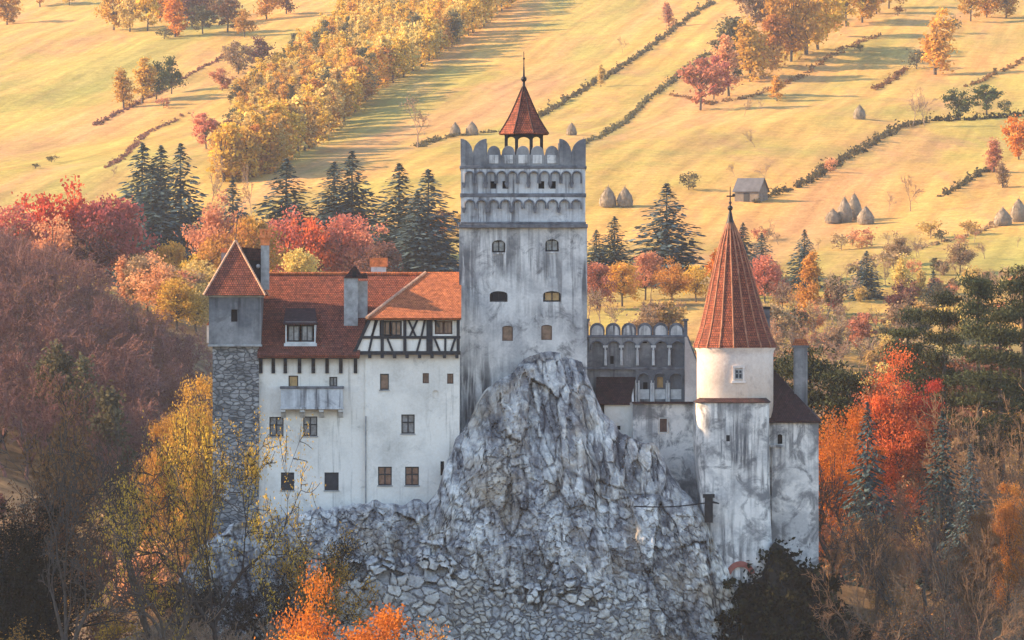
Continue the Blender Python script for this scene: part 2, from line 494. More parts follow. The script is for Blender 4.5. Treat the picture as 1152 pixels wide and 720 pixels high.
M = dict(
    white=m_plaster("white_plaster", (.80,.735,.645), (.62,.57,.50), (.33,.295,.255), patch=(.36,.54), streak=(.55,.72), stain=(.58,.74)),
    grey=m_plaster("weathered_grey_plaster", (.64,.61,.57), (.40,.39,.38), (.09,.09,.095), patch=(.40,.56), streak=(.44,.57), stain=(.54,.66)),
    band=m_plaster("pale_carved_plaster", (.58,.58,.575), (.42,.42,.425), (.11,.11,.12), patch=(.36,.54), streak=(.47,.62), stain=(.57,.70)),
    patchy=m_plaster("peeling_plaster", (.74,.69,.63), (.46,.44,.42), (.11,.108,.112), patch=(.38,.54), streak=(.46,.62), stain=(.50,.60), pscale=.4, bare=(.19,.185,.185), bare_at=(.52,.63)),
    drum=m_plaster("cream_plaster", (.72,.61,.53), (.54,.45,.40), (.30,.26,.25), patch=(.38,.56), streak=(.56,.72), stain=(.58,.72)),
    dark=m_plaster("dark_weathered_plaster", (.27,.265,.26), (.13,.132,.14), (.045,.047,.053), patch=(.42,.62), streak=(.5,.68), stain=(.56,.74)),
    trim=m_plain("dark_stone_moulding", (.13,.13,.14), .9, .5, 2.0),
    palestone=m_plain("pale_stone", (.52,.51,.49), .9, .25, 2.0),
    greystone=m_plain("grey_stone", (.30,.295,.285), .9, .35, 2.0),
    block=m_stone("coursed_stone", (.36,.34,.32), (.17,.165,.165), (.08,.08,.082)),
    brick=m_plain("orange_brick", (.62,.19,.065), .9, .5, 3.0),
    tile=m_tile("clay_roof_tile", (.34,.092,.046), (.21,.058,.036), (.075,.03,.024)),
    tileo=m_tile("sunlit_orange_roof_tile", (.50,.16,.055), (.38,.115,.045), (.22,.07,.035), moss=(.26,.12,.06)),  # sunlit orange of the hip roof put into the colour; ridge tiles share it
    tilec=m_tile("cone_clay_tile", (.34,.09,.04), (.22,.058,.032), (.085,.03,.024)),
    tiled=m_tile("dark_brown_roof", (.085,.032,.028), (.06,.026,.025), (.03,.02,.02)),
    ridge=m_plain("ridge_tile_mortar", (.45,.26,.17), .9, .35, 3.0),
    rib=m_plain("weathered_rib_mortar", (.30,.13,.075), .9, .45, 1.5),
    timber=m_plain("black_timber", (.022,.023,.027), .75, .4, 3.0),
    brown=m_plain("brown_window_wood", (.10,.052,.036), .7, .4, 3.0),
    shutter=m_plain("dark_shutter_wood", (.03,.032,.038), .7, .3, 3.0),
    iron=m_plain("dark_iron", (.025,.025,.028), .55, .3, 4.0, .6),
    glass=m_glass("reflection_grey_glass", (.10,.105,.115)),  # grey reflection painted into the pane colour
    brownglass=m_glass("brown_curtained_glass", (.10,.052,.04)),
    amber=m_plain("amber_lit_pane", (.42,.26,.11), .7, .3, 2.0),  # warm light in the openings, painted as an amber pane
    void=m_plain("dark_interior", (.012,.012,.014), .9, .2, 2.0),
    redplaster=m_plain("red_brick_arch", (.30,.10,.075), .9, .3, 2.0),
    rock=m_rock(), rubble=m_rubble(), ground=m_ground(),
    bark=m_plain("tree_bark", (.075,.058,.046), .95, .4, 4.0),
    barkdark=m_plain("dark_tree_bark", (.035,.028,.025), .95, .4, 4.0),
    barkpale=m_plain("pale_twig_bark", (.26,.17,.11), .95, .35, 4.0),
    barkmauve=m_plain("mauve_twig_bark", (.20,.095,.078), .95, .35, 2.0),
    barkbrown=m_plain("brown_twig_bark", (.19,.11,.062), .95, .4, 3.0),
    hay=m_plain("weathered_hay", (.24,.185,.13), .97, .3, 1.2),
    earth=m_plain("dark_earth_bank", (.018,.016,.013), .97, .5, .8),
    barnwood=m_plain("grey_barn_boards", (.15,.12,.095), .9, .3, 1.5),
    barnroof=m_plain("grey_shingle_roof", (.085,.085,.095), .9, .25, 1.0),
)
L = dict(
    yellow=m_leaf("golden_leaves", (.60,.345,.06), .35, .4, (.42,.25,.06)),
    pale=m_leaf("pale_yellow_leaves", (.58,.40,.13), .3, .4, (.46,.31,.11)),
    orange=m_leaf("orange_leaves", (.62,.215,.03), .35, .42, (.48,.15,.03)),
    amber=m_leaf("amber_leaves", (.58,.275,.06), .35, .4, (.40,.17,.05)),
    red=m_leaf("scarlet_leaves", (.58,.10,.045), .4, .4, (.38,.06,.035)),
    pink=m_leaf("hazy_rose_leaves", (.56,.19,.12), .35, .4, (.44,.13,.10)),  # reds lightened towards pink, with far haze painted in
    peach=m_leaf("peach_leaves", (.56,.25,.13), .3, .4, (.46,.18,.10)),
    olive=m_leaf("olive_gold_leaves", (.56,.315,.05), .45, .42, (.34,.20,.04)),
    green=m_leaf("mid_green_leaves", (.085,.105,.04), .4, .3, (.05,.07,.03)),
    spruce=m_leaf("hazy_spruce_needles", (.066,.096,.098), .4, .12, (.048,.074,.078)),  # distance haze mixed into the needle colour, paler and bluer
    pine=m_leaf("pine_needles", (.060,.064,.030), .45, .12, (.030,.038,.022)),
    brown=m_leaf("withered_brown_leaves", (.23,.115,.05), .4, .35, (.15,.07,.035)),
    mauve=m_leaf("mauve_brown_leaves", (.19,.085,.065), .35, .35, (.13,.06,.055)),
    tan=m_leaf("tan_leaves", (.38,.26,.14), .35, .35, (.28,.18,.10)),
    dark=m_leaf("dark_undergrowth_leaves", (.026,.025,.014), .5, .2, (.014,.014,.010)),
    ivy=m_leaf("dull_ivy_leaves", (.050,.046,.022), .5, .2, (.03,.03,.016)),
    scrub=m_leaf("grey_green_scrub_leaves", (.13,.115,.06), .4, .3, (.09,.075,.045)),
)

# ------------------------------------------------------------------ haze and ground
def build_haze():
    mb = MB(); mb.box(-1000, 1000, -460, 2790, -75, 275)
    m = bpy.data.materials.new("thin_haze"); m.use_nodes = True
    nt = m.node_tree; nt.nodes.clear()
    o = nt.nodes.new("ShaderNodeOutputMaterial"); v = nt.nodes.new("ShaderNodeVolumePrincipled")
    v.inputs["Color"].default_value = HAZE_COLOR; v.inputs["Density"].default_value = HAZE_DENSITY
    v.inputs["Anisotropy"].default_value = 0.0
    nt.links.new(v.outputs[0], o.inputs["Volume"])
    tag(mb.build("haze", m), kind="stuff")
build_haze()

def build_ground():
    ys = np.unique(np.concatenate([np.arange(-400, 300, 25), np.arange(300, 560, 2.5), np.arange(560, 820, 5), np.arange(820, 1750, 4.0), np.arange(1750, 2701, 25)]))
    xs = np.unique(np.concatenate([np.arange(-900, -200, 20), np.arange(-200, 201, 3.0), np.arange(200, 901, 20)]))
    gx, gy = np.meshgrid(xs, ys)
    gz = H(gx, gy)
    v = np.stack([gx.ravel(), gy.ravel(), gz.ravel()], 1)
    nx, ny = len(xs), len(ys)
    i = (np.arange(ny-1)[:, None] * nx + np.arange(nx-1)[None]).ravel()
    f = np.stack([i, i+1, i+nx+1, i+nx], 1)
    o = link("ground", arr_mesh("ground", v, f, [M['ground']], smooth=True))
    tag(o, kind="structure")
build_ground()

# ------------------------------------------------------------------ crag, bank and rampart
def outline(pts, Y):
    return [(X(a, Y), Z(b, Y)) for a, b in pts]
def rock_sheet(name, pts, Yt, zbot, lean, step, mat, amp=1.0, seed=1, kind="structure"):
    """a rock face: its top edge follows pts, its foot comes forward; Yt(x) = depth of its top edge"""
    pts = outline(pts, 400)
    xs = np.arange(pts[0][0], pts[-1][0], step)
    zt = np.interp(xs, [p[0] for p in pts], [p[1] for p in pts])
    zt = zt + .55 * fbm(np.stack([xs*.9, xs*0, xs*0], 1), 4, seed+50)
    n = int((zt.max() - zbot) / step) + 1
    t = np.linspace(0, 1, n)
    gx = np.repeat(xs[None], n, 0); gz = zt[None] + (zbot - zt[None]) * t[:, None]
    d = zt[None] - gz
    yt = np.array([Yt(a) for a in xs])
    if lean is None:
        gy = 395.2 + .5*np.maximum(gz+18, 0) + .10*np.minimum(gz+18, 0)
        gy = np.minimum(gy, yt[None]) - .7 * (1 - np.exp(-d / .6)) + .3
    else: gy = yt[None] - lean * d - 1.0 * (1 - np.exp(-d / .7))
    P = np.stack([gx.ravel(), gy.ravel(), gz.ravel()], 1)
    tilt = P.copy(); tilt[:, 0] += .12 * P[:, 2]; tilt[:, 1] *= .6
    warp = np.stack([fbm(tilt*.8+7, 3, seed), fbm(tilt*.8+19, 2, seed+3)*0, fbm(tilt*.8+31, 3, seed+5)], 1) * .17
    slab1, slab2, sc = voronoi((tilt + warp*1.6) * np.array([.50, .4, .12]), seed)
    t1, t2, tc = voronoi((tilt + warp) * np.array([1.55, .8, .30]), seed+9)          # tall upright blocks
    r1, r2, rc = voronoi((tilt + warp*.8) * np.array([1.9, .9, 1.75]), seed+19)        # small square blocks
    m1, m2, mc = voronoi((tilt + warp*.6) * np.array([3.6, 2.0, 2.2]), seed+29)        # chips
    tall = sstep(-.25, .25, fbm(P*.14+3, 3, seed+70)*1.1 + (P[:, 2] + 14.5)/7.0)
    e = np.where(tall > .5, (t2-t1)/1.2, (r2-r1)/1.7); cc = np.where(tall > .5, tc, rc)
    ce = np.exp(-(e/.045)**2); cs = np.exp(-((slab2-slab1)/.035)**2); cm = np.exp(-((m2-m1)/.08)**2)
    big = fbm(P*np.array([.22,.2,.10])+5, 3, seed+75)
    disp = .9*big + .95*(sc-.5) + np.where(tall > .5, .40, .26)*(cc-.5) + .13*(mc-.5) + .10*fbm(P*2.6, 4, seed+33) - .12*ce - .16*cs - .03*cm + .22*fbm(P*np.array([1.5,1,.22]), 3, seed+37)
    col = np.clip(.50 + .10*(sc-.5) + .34*(cc-.5) + .22*(mc-.5) + .40*fbm(P*np.array([.55,.5,.25])+40, 4, seed+60) + .34*fbm(tilt*np.array([1.9,1,.22])+60, 4, seed+63), 0, 1)
    crack = np.clip(.75*ce + .65*cs + .2*cm, 0, 1) * np.clip(.65 + 1.3*fbm(P*.7+70, 3, seed+80), .05, 1)
    fade = sstep(0, .7, d).ravel() * .75 + .25
    P[:, 1] -= amp * disp * fade
    P[:, 0] += .10 * amp * fbm(P*1.6+3, 3, seed+41) * fade
    P[:, 2] += .10 * amp * fbm(P*1.9+9, 3, seed+44) * fade
    nx = len(xs)
    # a back edge, so that the sheet has a body behind its crest
    back = P[:nx] + np.array([0, 7.0, -1.0]); back2 = back * np.array([1, 1, 0]) + np.array([0, 0, zbot])
    V = np.concatenate([back2, back, P]); rows = n + 2
    i = (np.arange(rows-1)[:, None] * nx + np.arange(nx-1)[None]).ravel()
    f = np.stack([i, i+nx, i+nx+1, i+1], 1)
    me = arr_mesh(name, V, f, [mat], smooth=False); pad = np.zeros(2*nx)
    for nm, a_ in (("tone", col), ("crack", crack)):
        at = me.attributes.new(nm, 'FLOAT', 'POINT'); at.data.foreach_set("value", np.concatenate([pad, a_]).astype(np.float32))
    o = link(name, me)
    if kind: tag(o, kind=kind)
    return o
CRAG = [(196,730),(205,650),(230,606),(270,590),(320,578),(345,573),(400,567),(440,563),(480,561),(494,550),(503,520),(512,492),(530,466),
        (546,442),(570,421),(590,405),(618,394),(640,399),(655,407),(668,438),(680,466),(700,483),(716,495),(735,499),(748,514),(760,540),
        (785,572),(802,608),(817,640),(830,690),(842,735),(850,775)]
def crag_depth(x):
    px = x * F / 400 + 576
    return float(np.interp(px, [200, 300, 420, 500, 525, 560, 850], [398, 398.5, 399.2, 399.3, 400.6, 403.2, 403.2]))
rock_sheet("rock_crag", CRAG, crag_depth, -31, None, .095, M['rock'], 1.0, 11)
BANK = [(792,740),(806,690),(826,657),(846,646),(857,634),(868,608),(880,612),(898,640),(921,632),(936,672),(965,700),(985,738),(1000,770),(1010,800)]
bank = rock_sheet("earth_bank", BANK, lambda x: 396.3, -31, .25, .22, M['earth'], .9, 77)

def build_rampart():
    Y = 398.0
    top = [(346,650),(352,612),(372,600),(395,606),(420,598),(450,606),(480,598),(505,612),(540,628),(570,622),(600,636),(640,630),(680,640),(720,652),(740,664),(752,684),(762,706),(772,740),(780,765)]
    pts = outline(top, Y)
    step = .09; zbot = -31
    xs = np.arange(pts[0][0], pts[-1][0], step)
    zt = np.interp(xs, [p[0] for p in pts], [p[1] for p in pts]) + 1.5*fbm(np.stack([xs*.55, xs*0+4, xs*0], 1), 5, 5)
    n = int((zt.max() - zbot) / step)
    t = np.linspace(0, 1, n)
    gx = np.repeat(xs[None], n, 0); gz = zt[None] + (zbot - zt[None]) * t[:, None]
    d = zt[None] - gz
    P = np.stack([gx.ravel(), np.zeros(gx.size), gz.ravel()], 1)
    gd = d.ravel()
    grow = 1.75 - .75*sstep(0, 7, gd) + .0*gd           # stones get larger towards the foot
    q = P * np.array([1.0, 1, 1.25]); q[:, 1] = .5
    w = np.stack([fbm(q*.7+2, 3, 3), q[:,1]*0, fbm(q*.7+14, 3, 4)], 1) * .45
    f1, f2, cid = voronoi((q + w) * 1.02, 5); a1, a2, cid2 = voronoi((q + w) * 1.75, 8)
    big = sstep(-.25, .25, fbm(q*.16+5, 2, 61) + (gd-6)/6)
    e = np.where(big > .5, (f2-f1)/1.02, (a2-a1)/1.75); c = np.where(big > .5, cid, cid2)
    stone = sstep(.0, .13, e)
    P[:, 1] = 393.95 - .08*gd - .20*stone*(.5+1.0*c) - .7*fbm(P*.22, 3, 71) - .12*fbm(P*1.5, 3, 73) - .05*fbm(P*5, 2, 75) + 1.6*(1-sstep(0, 1.8, gd))
    # the right end turns back into the rock
    P[:, 1] += 1.8*sstep(X(690, Y), X(786, Y), P[:, 0]) + 2.0*sstep(X(372, Y), X(346, Y), P[:, 0])*0
    vis = gd/5.0 + (c-.5)*1.1 + .5*fbm(P*.35+11, 2, 91)
    P[:, 1] += .9*(1-sstep(.15, .45, vis))
    nx = len(xs)
    back = P[:nx] + np.array([0, 3.0, 0]); bl = np.stack([P[:nx,0], P[:nx,1]+3, np.full(nx, zbot)], 1)
    V = np.concatenate([bl, back, P]); rows = n + 2
    i = (np.arange(rows-1)[:, None] * nx + np.arange(nx-1)[None]).ravel()
    f = np.stack([i, i+nx, i+nx+1, i+1], 1)
    me = arr_mesh("rubble_rampart", V, f, [M['rubble']], smooth=False)
    pad = np.zeros(2*nx)
    at = me.attributes.new("cell", 'FLOAT', 'POINT'); at.data.foreach_set("value", np.concatenate([pad, c]).astype(np.float32))
    ag = me.attributes.new("gap", 'FLOAT', 'POINT'); ag.data.foreach_set("value", np.concatenate([pad, (1-sstep(.015, .085, e))*.9]).astype(np.float32))
    tag(link("rubble_rampart", me), "grey rubble stone rampart at the foot of the crag below the castle", "wall")
build_rampart()

# ------------------------------------------------------------------ castle helpers
def window(parent, px, py, w, h, Y, style='cross', rec=.22, frame=None, pane=None, arch=0.0, name="window"):
    """frame mesh + pane sub-part, centred on photo pixel (px, py), w x h pixels, in the plane Y + rec"""
    x0, x1 = X(px-w/2, Y), X(px+w/2, Y); z0, z1 = Z(py+h/2, Y), Z(py-h/2, Y)
    y = Y + rec; t = .09
    frame = frame or M['timber']; pane = pane or M['glass']
    mb = MB()
    mb.box(x0, x0+t, y-.05, y+.06, z0, z1); mb.box(x1-t, x1, y-.05, y+.06, z0, z1)
    mb.box(x0+t, x1-t, y-.05, y+.06, z0, z0+t); mb.box(x0+t, x1-t, y-.05, y+.06, z1-t, z1)
    mx = (x0+x1)/2
    if style == 'cross':
        mz = z0 + (z1-z0)*.58
        mb.box(mx-.05, mx+.05, y-.04, y+.05, z0+t, z1-t)
        mb.box(x0+t, mx-.05, y-.04, y+.05, mz-.05, mz+.05); mb.box(mx+.05, x1-t, y-.04, y+.05, mz-.05, mz+.05)
    elif style == 'mid':
        mb.box(mx-.04, mx+.04, y-.04, y+.05, z0+t, z1-t)
    fo = mb.build(name, frame, parent)
    p = MB(); p.box(x0+.02, x1-.02, y+.01, y+.035, z0+.02, z1-.02)
    po = p.build("pane", pane, None); po.parent = fo
    return fo
def hole(px, py, w, h, Y, arch=0, depth=None, back=False, g=0):
    return (X(px-w/2-g, Y), X(px+w/2+g, Y), Z(py+h/2+g, Y), Z(py-h/2-g, Y), arch, depth, back)
def cornice(mb, px0, px1, py0, py1, Y, out, back, dark=None):
    mb.box(X(px0, Y), X(px1, Y), Y-out, back, Z(py1, Y), Z(py0, Y))
def arcade(mb, x0, x1, z0, z1, y, n, proud, pier=.12, spring=.45, pend=None, rim=None):
    """scalloped plate: n round-headed bays between x0 and x1, standing proud of y"""
    w = (x1 - x0) / n
    for i in range(n):
        a, b = x0 + i*w, x0 + (i+1)*w
        ia, ib = a + pier*w, b - pier*w
        r = (ib-ia)/2; zs = z1 - r - .25*(z1-z0)*.4
        arc = [( (ia+ib)/2 + r*math.cos(t), zs + r*math.sin(t)) for t in [math.pi*q/8 for q in range(9)]]
        zl = zs - spring*(z1-z0)*.35
        pts = [(a, z1), (a, zl), (ia, zl)] + [(ia, zs)] + arc[::-1][1:-1] + [(ib, zs), (ib, zl), (b, zl), (b, z1)]
        mb.prism(pts, y-proud, y+.02)
        if rim is not None:
            for p, q in zip([(ia, zl)] + [(ia, zs)] + arc[::-1][1:-1], [(ia, zs)] + arc[::-1][1:-1] + [(ib, zs)]):
                rim.tube((p[0], y-proud-.02, p[1]), (q[0], y-proud-.02, q[1]), .075, .075, 5, caps=False)
            rim.tube((ib, y-proud-.02, zs), (ib, y-proud-.02, zl), .075, .075, 5, caps=False)
            if pend and i % pend == 0: rim.prism([(a-.2, zl+.08), (a+.2, zl+.08), (a+.08, zl-.34), (a-.08, zl-.34)], y-proud-.08, y+.02)
        elif pend and (i % pend == 0):
            mb.prism([(a-.13, zl), (a+.13, zl), (a+.06, zl-.26), (a-.06, zl-.26)], y-proud-.05, y+.02)

# ---- keep tower
def build_keep():
    Y = 403.0
    k = empty("keep_tower", (X(588, Y), Y+5, Z(430, Y)), "tall square grey keep with scalloped battlements and a small red spired turret", "tower")
    xl, xr = X(516.5, Y), X(660.5, Y); bk = Y + 10.3
    wins = [(561,277,15,14,.35),(621,276,15,14,.35),(561,333.5,20,12,.28),(621,333.5,20,12,.28),(571,375,12,17,.15),(615,374,12,17,.15)]
    holes = [hole(a,b,w,h,Y,r,.42) for a,b,w,h,r in wins]
    holes += [hole(561,300,13,28,Y,0,.07,True), hole(621,299,13,28,Y,0,.07,True)]
    mb = MB()
    mb.wall(xl, xr, Z(500, Y), Z(254, Y), Y, holes)
    zt, zb = Z(254, Y), Z(500, Y)
    mb.poly([(xl,Y,zb),(xl,bk,zb),(xl,bk,zt),(xl,Y,zt)]); mb.poly([(xr,Y,zb),(xr,bk,zb),(xr,bk,zt),(xr,Y,zt)])
    mb.poly([(xl,bk,zb),(xr,bk,zb),(xr,bk,zt),(xl,bk,zt)])
    mb.build("wall", M['grey'], k)
    xa, xb = X(518.5, Y), X(658.5, Y)
    # the two carved friezes
    for (pt, pb, n, pend) in ((190, 218, 11, 2), (222, 251, 10, 2)):
        f = MB()
        sq = [hole(a, 208, 6.5, 8.5, Y, 0, .4, False) for a in (555, 568.5, 609, 622)] if pt == 190 else []
        f.wall(xa, xb, Z(pb, Y), Z(pt, Y), Y, sq)
        f.poly([(xa,Y,Z(pb,Y)),(xa,bk-.1,Z(pb,Y)),(xa,bk-.1,Z(pt,Y)),(xa,Y,Z(pt,Y))])
        f.poly([(xb,Y,Z(pb,Y)),(xb,bk-.1,Z(pb,Y)),(xb,bk-.1,Z(pt,Y)),(xb,Y,Z(pt,Y))])
        f.poly([(xa,bk-.1,Z(pb,Y)),(xb,bk-.1,Z(pb,Y)),(xb,bk-.1,Z(pt,Y)),(xa,bk-.1,Z(pt,Y))])
        rm = MB(); arcade(f, xa+.25, xb-.25, Z(pb, Y), Z(pt, Y), Y, n, .26, .10, .9 if pt == 190 else .45, pend, rm)
        f.box(xa, xa+.25, Y-.17, Y+.02, Z(pb,Y), Z(pt,Y)); f.box(xb-.25, xb, Y-.17, Y+.02, Z(pb,Y), Z(pt,Y))
        fo = f.build("frieze", M['band'], k); ro_ = rm.build("arch_outline", M['trim'], None); ro_.parent = fo  # dark rim added along the arches, which flat light leaves without contrast
    c = MB()
    for (a, b, o) in ((186.5, 190, .34), (217.5, 222, .30), (249.5, 252, .28), (252, 256.5, .45)):
        cornice(c, 517.5 - (o-.3)*12, 659.5 + (o-.3)*12, a, b, Y, o, bk+.15)
    c.build("cornice", M['trim'], k, bevel=.05)
    # battlements: horned corner merlons and round merlons between, on all four sides
    zlow, zb0, zt0 = Z(188, Y), Z(186.6, Y), Z(156, Y)
    def mer(seq, put):
        m_ = MB()
        for pts in seq: put(m_, pts)
        return m_
    def profile():
        out = []
        h = lambda py: Z(py, Y)
        def horn(a, b, peak_left):
            arc = [(t, 156 + 17*(1-math.sqrt(max(0, 1-t*t)))) for t in [q/9*.99 for q in range(10)]]
            pts = [(a + (b-a)*t, py) if peak_left else (b - (b-a)*t, py) for t, py in arc]
            if not peak_left: pts = pts[::-1]
            return [(a, 186.6)] + pts + [(b, 186.6)]
        out.append(horn(518, 532, True)); out.append(horn(532, 547.5, False))
        w = (629-547.5)/5
        for i in range(5):
            a = 547.5 + i*w; b = a + w; m = (a+b)/2
            arc = [(m - (w/2-.8)*math.cos(t), 172 - 8*math.sin(t)) for t in [math.pi*q/8 for q in range(9)]]
            out.append([(a, 186.6), (a, 175), (a+.8, 173)] + arc + [(b-.8, 173), (b, 175), (b, 186.6)])
        out.append(horn(629, 643, True)); out.append(horn(643, 659, False))
        return out
    prof = [[(X(a, Y), Z(b, Y)) for a, b in p] for p in profile()]
    merl = MB()
    for p in prof:
        merl.prism(p, Y-.12, Y+.40)
        merl.prism(p, bk-.40, bk+.08)
    cx, cyy = (xa+xb)/2, (Y+bk)/2
    for p in prof[1:-1]:
        q = [(cyy + (u-cx)*.96, w) for u, w in p]
        merl.prism(q, xa-.02, xa+.38, 'x'); merl.prism(q, xb-.38, xb+.02, 'x')
    # carved rims and a pale inner panel on the small merlons
    merl.mi = 1
    for p in prof[2:7]:
        u0, u1 = p[0][0], p[-1][0]
        merl.box(u0+.22, u1-.22, Y-.16, Y-.10, Z(184, Y), Z(174.5, Y))
    merl.build("battlement", [M['dark'], M['grey']], k, bevel=.04)
    # roof terrace
    t = MB(); t.box(xa+.4, xb-.4, Y+.42, bk-.42, Z(192, Y), Z(184, Y)); t.build("terrace", M['trim'], k)
    # turret
    tx, ty = X(589.5, Y), Y+4.6
    sc = (Y+4.6)/F
    tz = lambda py: (360-py)*sc
    tu = MB(); n = 8; rr = 21.5*sc
    for i in range(n):
        a = math.pi/8 + 2*math.pi*i/n
        tu.box(tx+rr*math.cos(a)-.13, tx+rr*math.cos(a)+.13, ty+rr*math.sin(a)-.13, ty+rr*math.sin(a)+.13, tz(186), tz(150))
    # arches between the posts
    for i in range(n):
        a0 = math.pi/8 + 2*math.pi*i/n; a1 = a0 + 2*math.pi/n
        p0 = Vector((tx+rr*math.cos(a0), ty+rr*math.sin(a0), 0)); p1 = Vector((tx+rr*math.cos(a1), ty+rr*math.sin(a1), 0))
        N_ = 8
        for q in range(N_):
            s0, s1 = q/N_, (q+1)/N_
            za = tz(161) + (tz(153.5)-tz(161))*math.sqrt(max(0, 1-(2*s0-1)**2)); zb_ = tz(161) + (tz(153.5)-tz(161))*math.sqrt(max(0, 1-(2*s1-1)**2))
            A = p0.lerp(p1, s0); B = p0.lerp(p1, s1)
            tu.poly([(A.x,A.y,za),(B.x,B.y,zb_),(B.x,B.y,tz(150)),(A.x,A.y,tz(150))])
    tu.lathe([(rr+.12, tz(152)), (rr+.2, tz(150.3))], tx, ty, 8, math.pi/8)
    tur = tu.build("turret", M['timber'], k)
    ro = MB()
    pr = [(30,150.5),(27.5,147),(23.5,141),(18.5,133),(14,124.5),(9.5,115),(5.2,105.5),(1.6,97.5)]
    ro.lathe([(29.6*sc, tz(151.6))] + [(r*sc, tz(p)) for r, p in pr], tx, ty, 8, math.pi/8)
    o = ro.build("turret_roof", M['tilec'], k)
    rb = MB()
    for i in range(8):
        a = math.pi/8 + 2*math.pi*i/8
        for q in range(len(pr)-1):
            rb.tube((tx+pr[q][0]*sc*math.cos(a), ty+pr[q][0]*sc*math.sin(a), tz(pr[q][1])), (tx+pr[q+1][0]*sc*math.cos(a), ty+pr[q+1][0]*sc*math.sin(a), tz(pr[q+1][1])), .07, .06, 5)
    h = rb.build("hip_tiles", M['tiled'], None); h.parent = o
    fi = MB(); fi.tube((tx, ty, tz(99)), (tx, ty, tz(75)), .12, .06); fi.ball((tx, ty, tz(89)), .24); fi.tube((tx, ty, tz(76)), (tx, ty, tz(58)), .05, .03); fi.ball((tx, ty, tz(66)), .09, 6)
    fi.build("finial", M['iron'], k)
    window(k, 561, 277, 14, 13, Y, 'mid'); window(k, 621, 276, 14, 13, Y, 'mid')
    window(k, 561, 333.5, 18, 11, Y, 'mid', pane=M['void'])
    window(k, 621, 333.5, 18, 11, Y, 'mid', pane=M['amber'])
    window(k, 571, 375, 12, 17, Y, 'plain', frame=M['brown'], pane=M['brownglass'])
    window(k, 615, 374, 12, 17, Y, 'plain', frame=M['brown'], pane=M['brownglass'])
    for a in (555, 568.5, 609, 622):
        p = MB(); p.box(X(a-3.3, Y), X(a+3.3, Y), Y+.36, Y+.39, Z(212.4, Y), Z(203.6, Y)); p.build("loophole", M['void'], k)
build_keep()

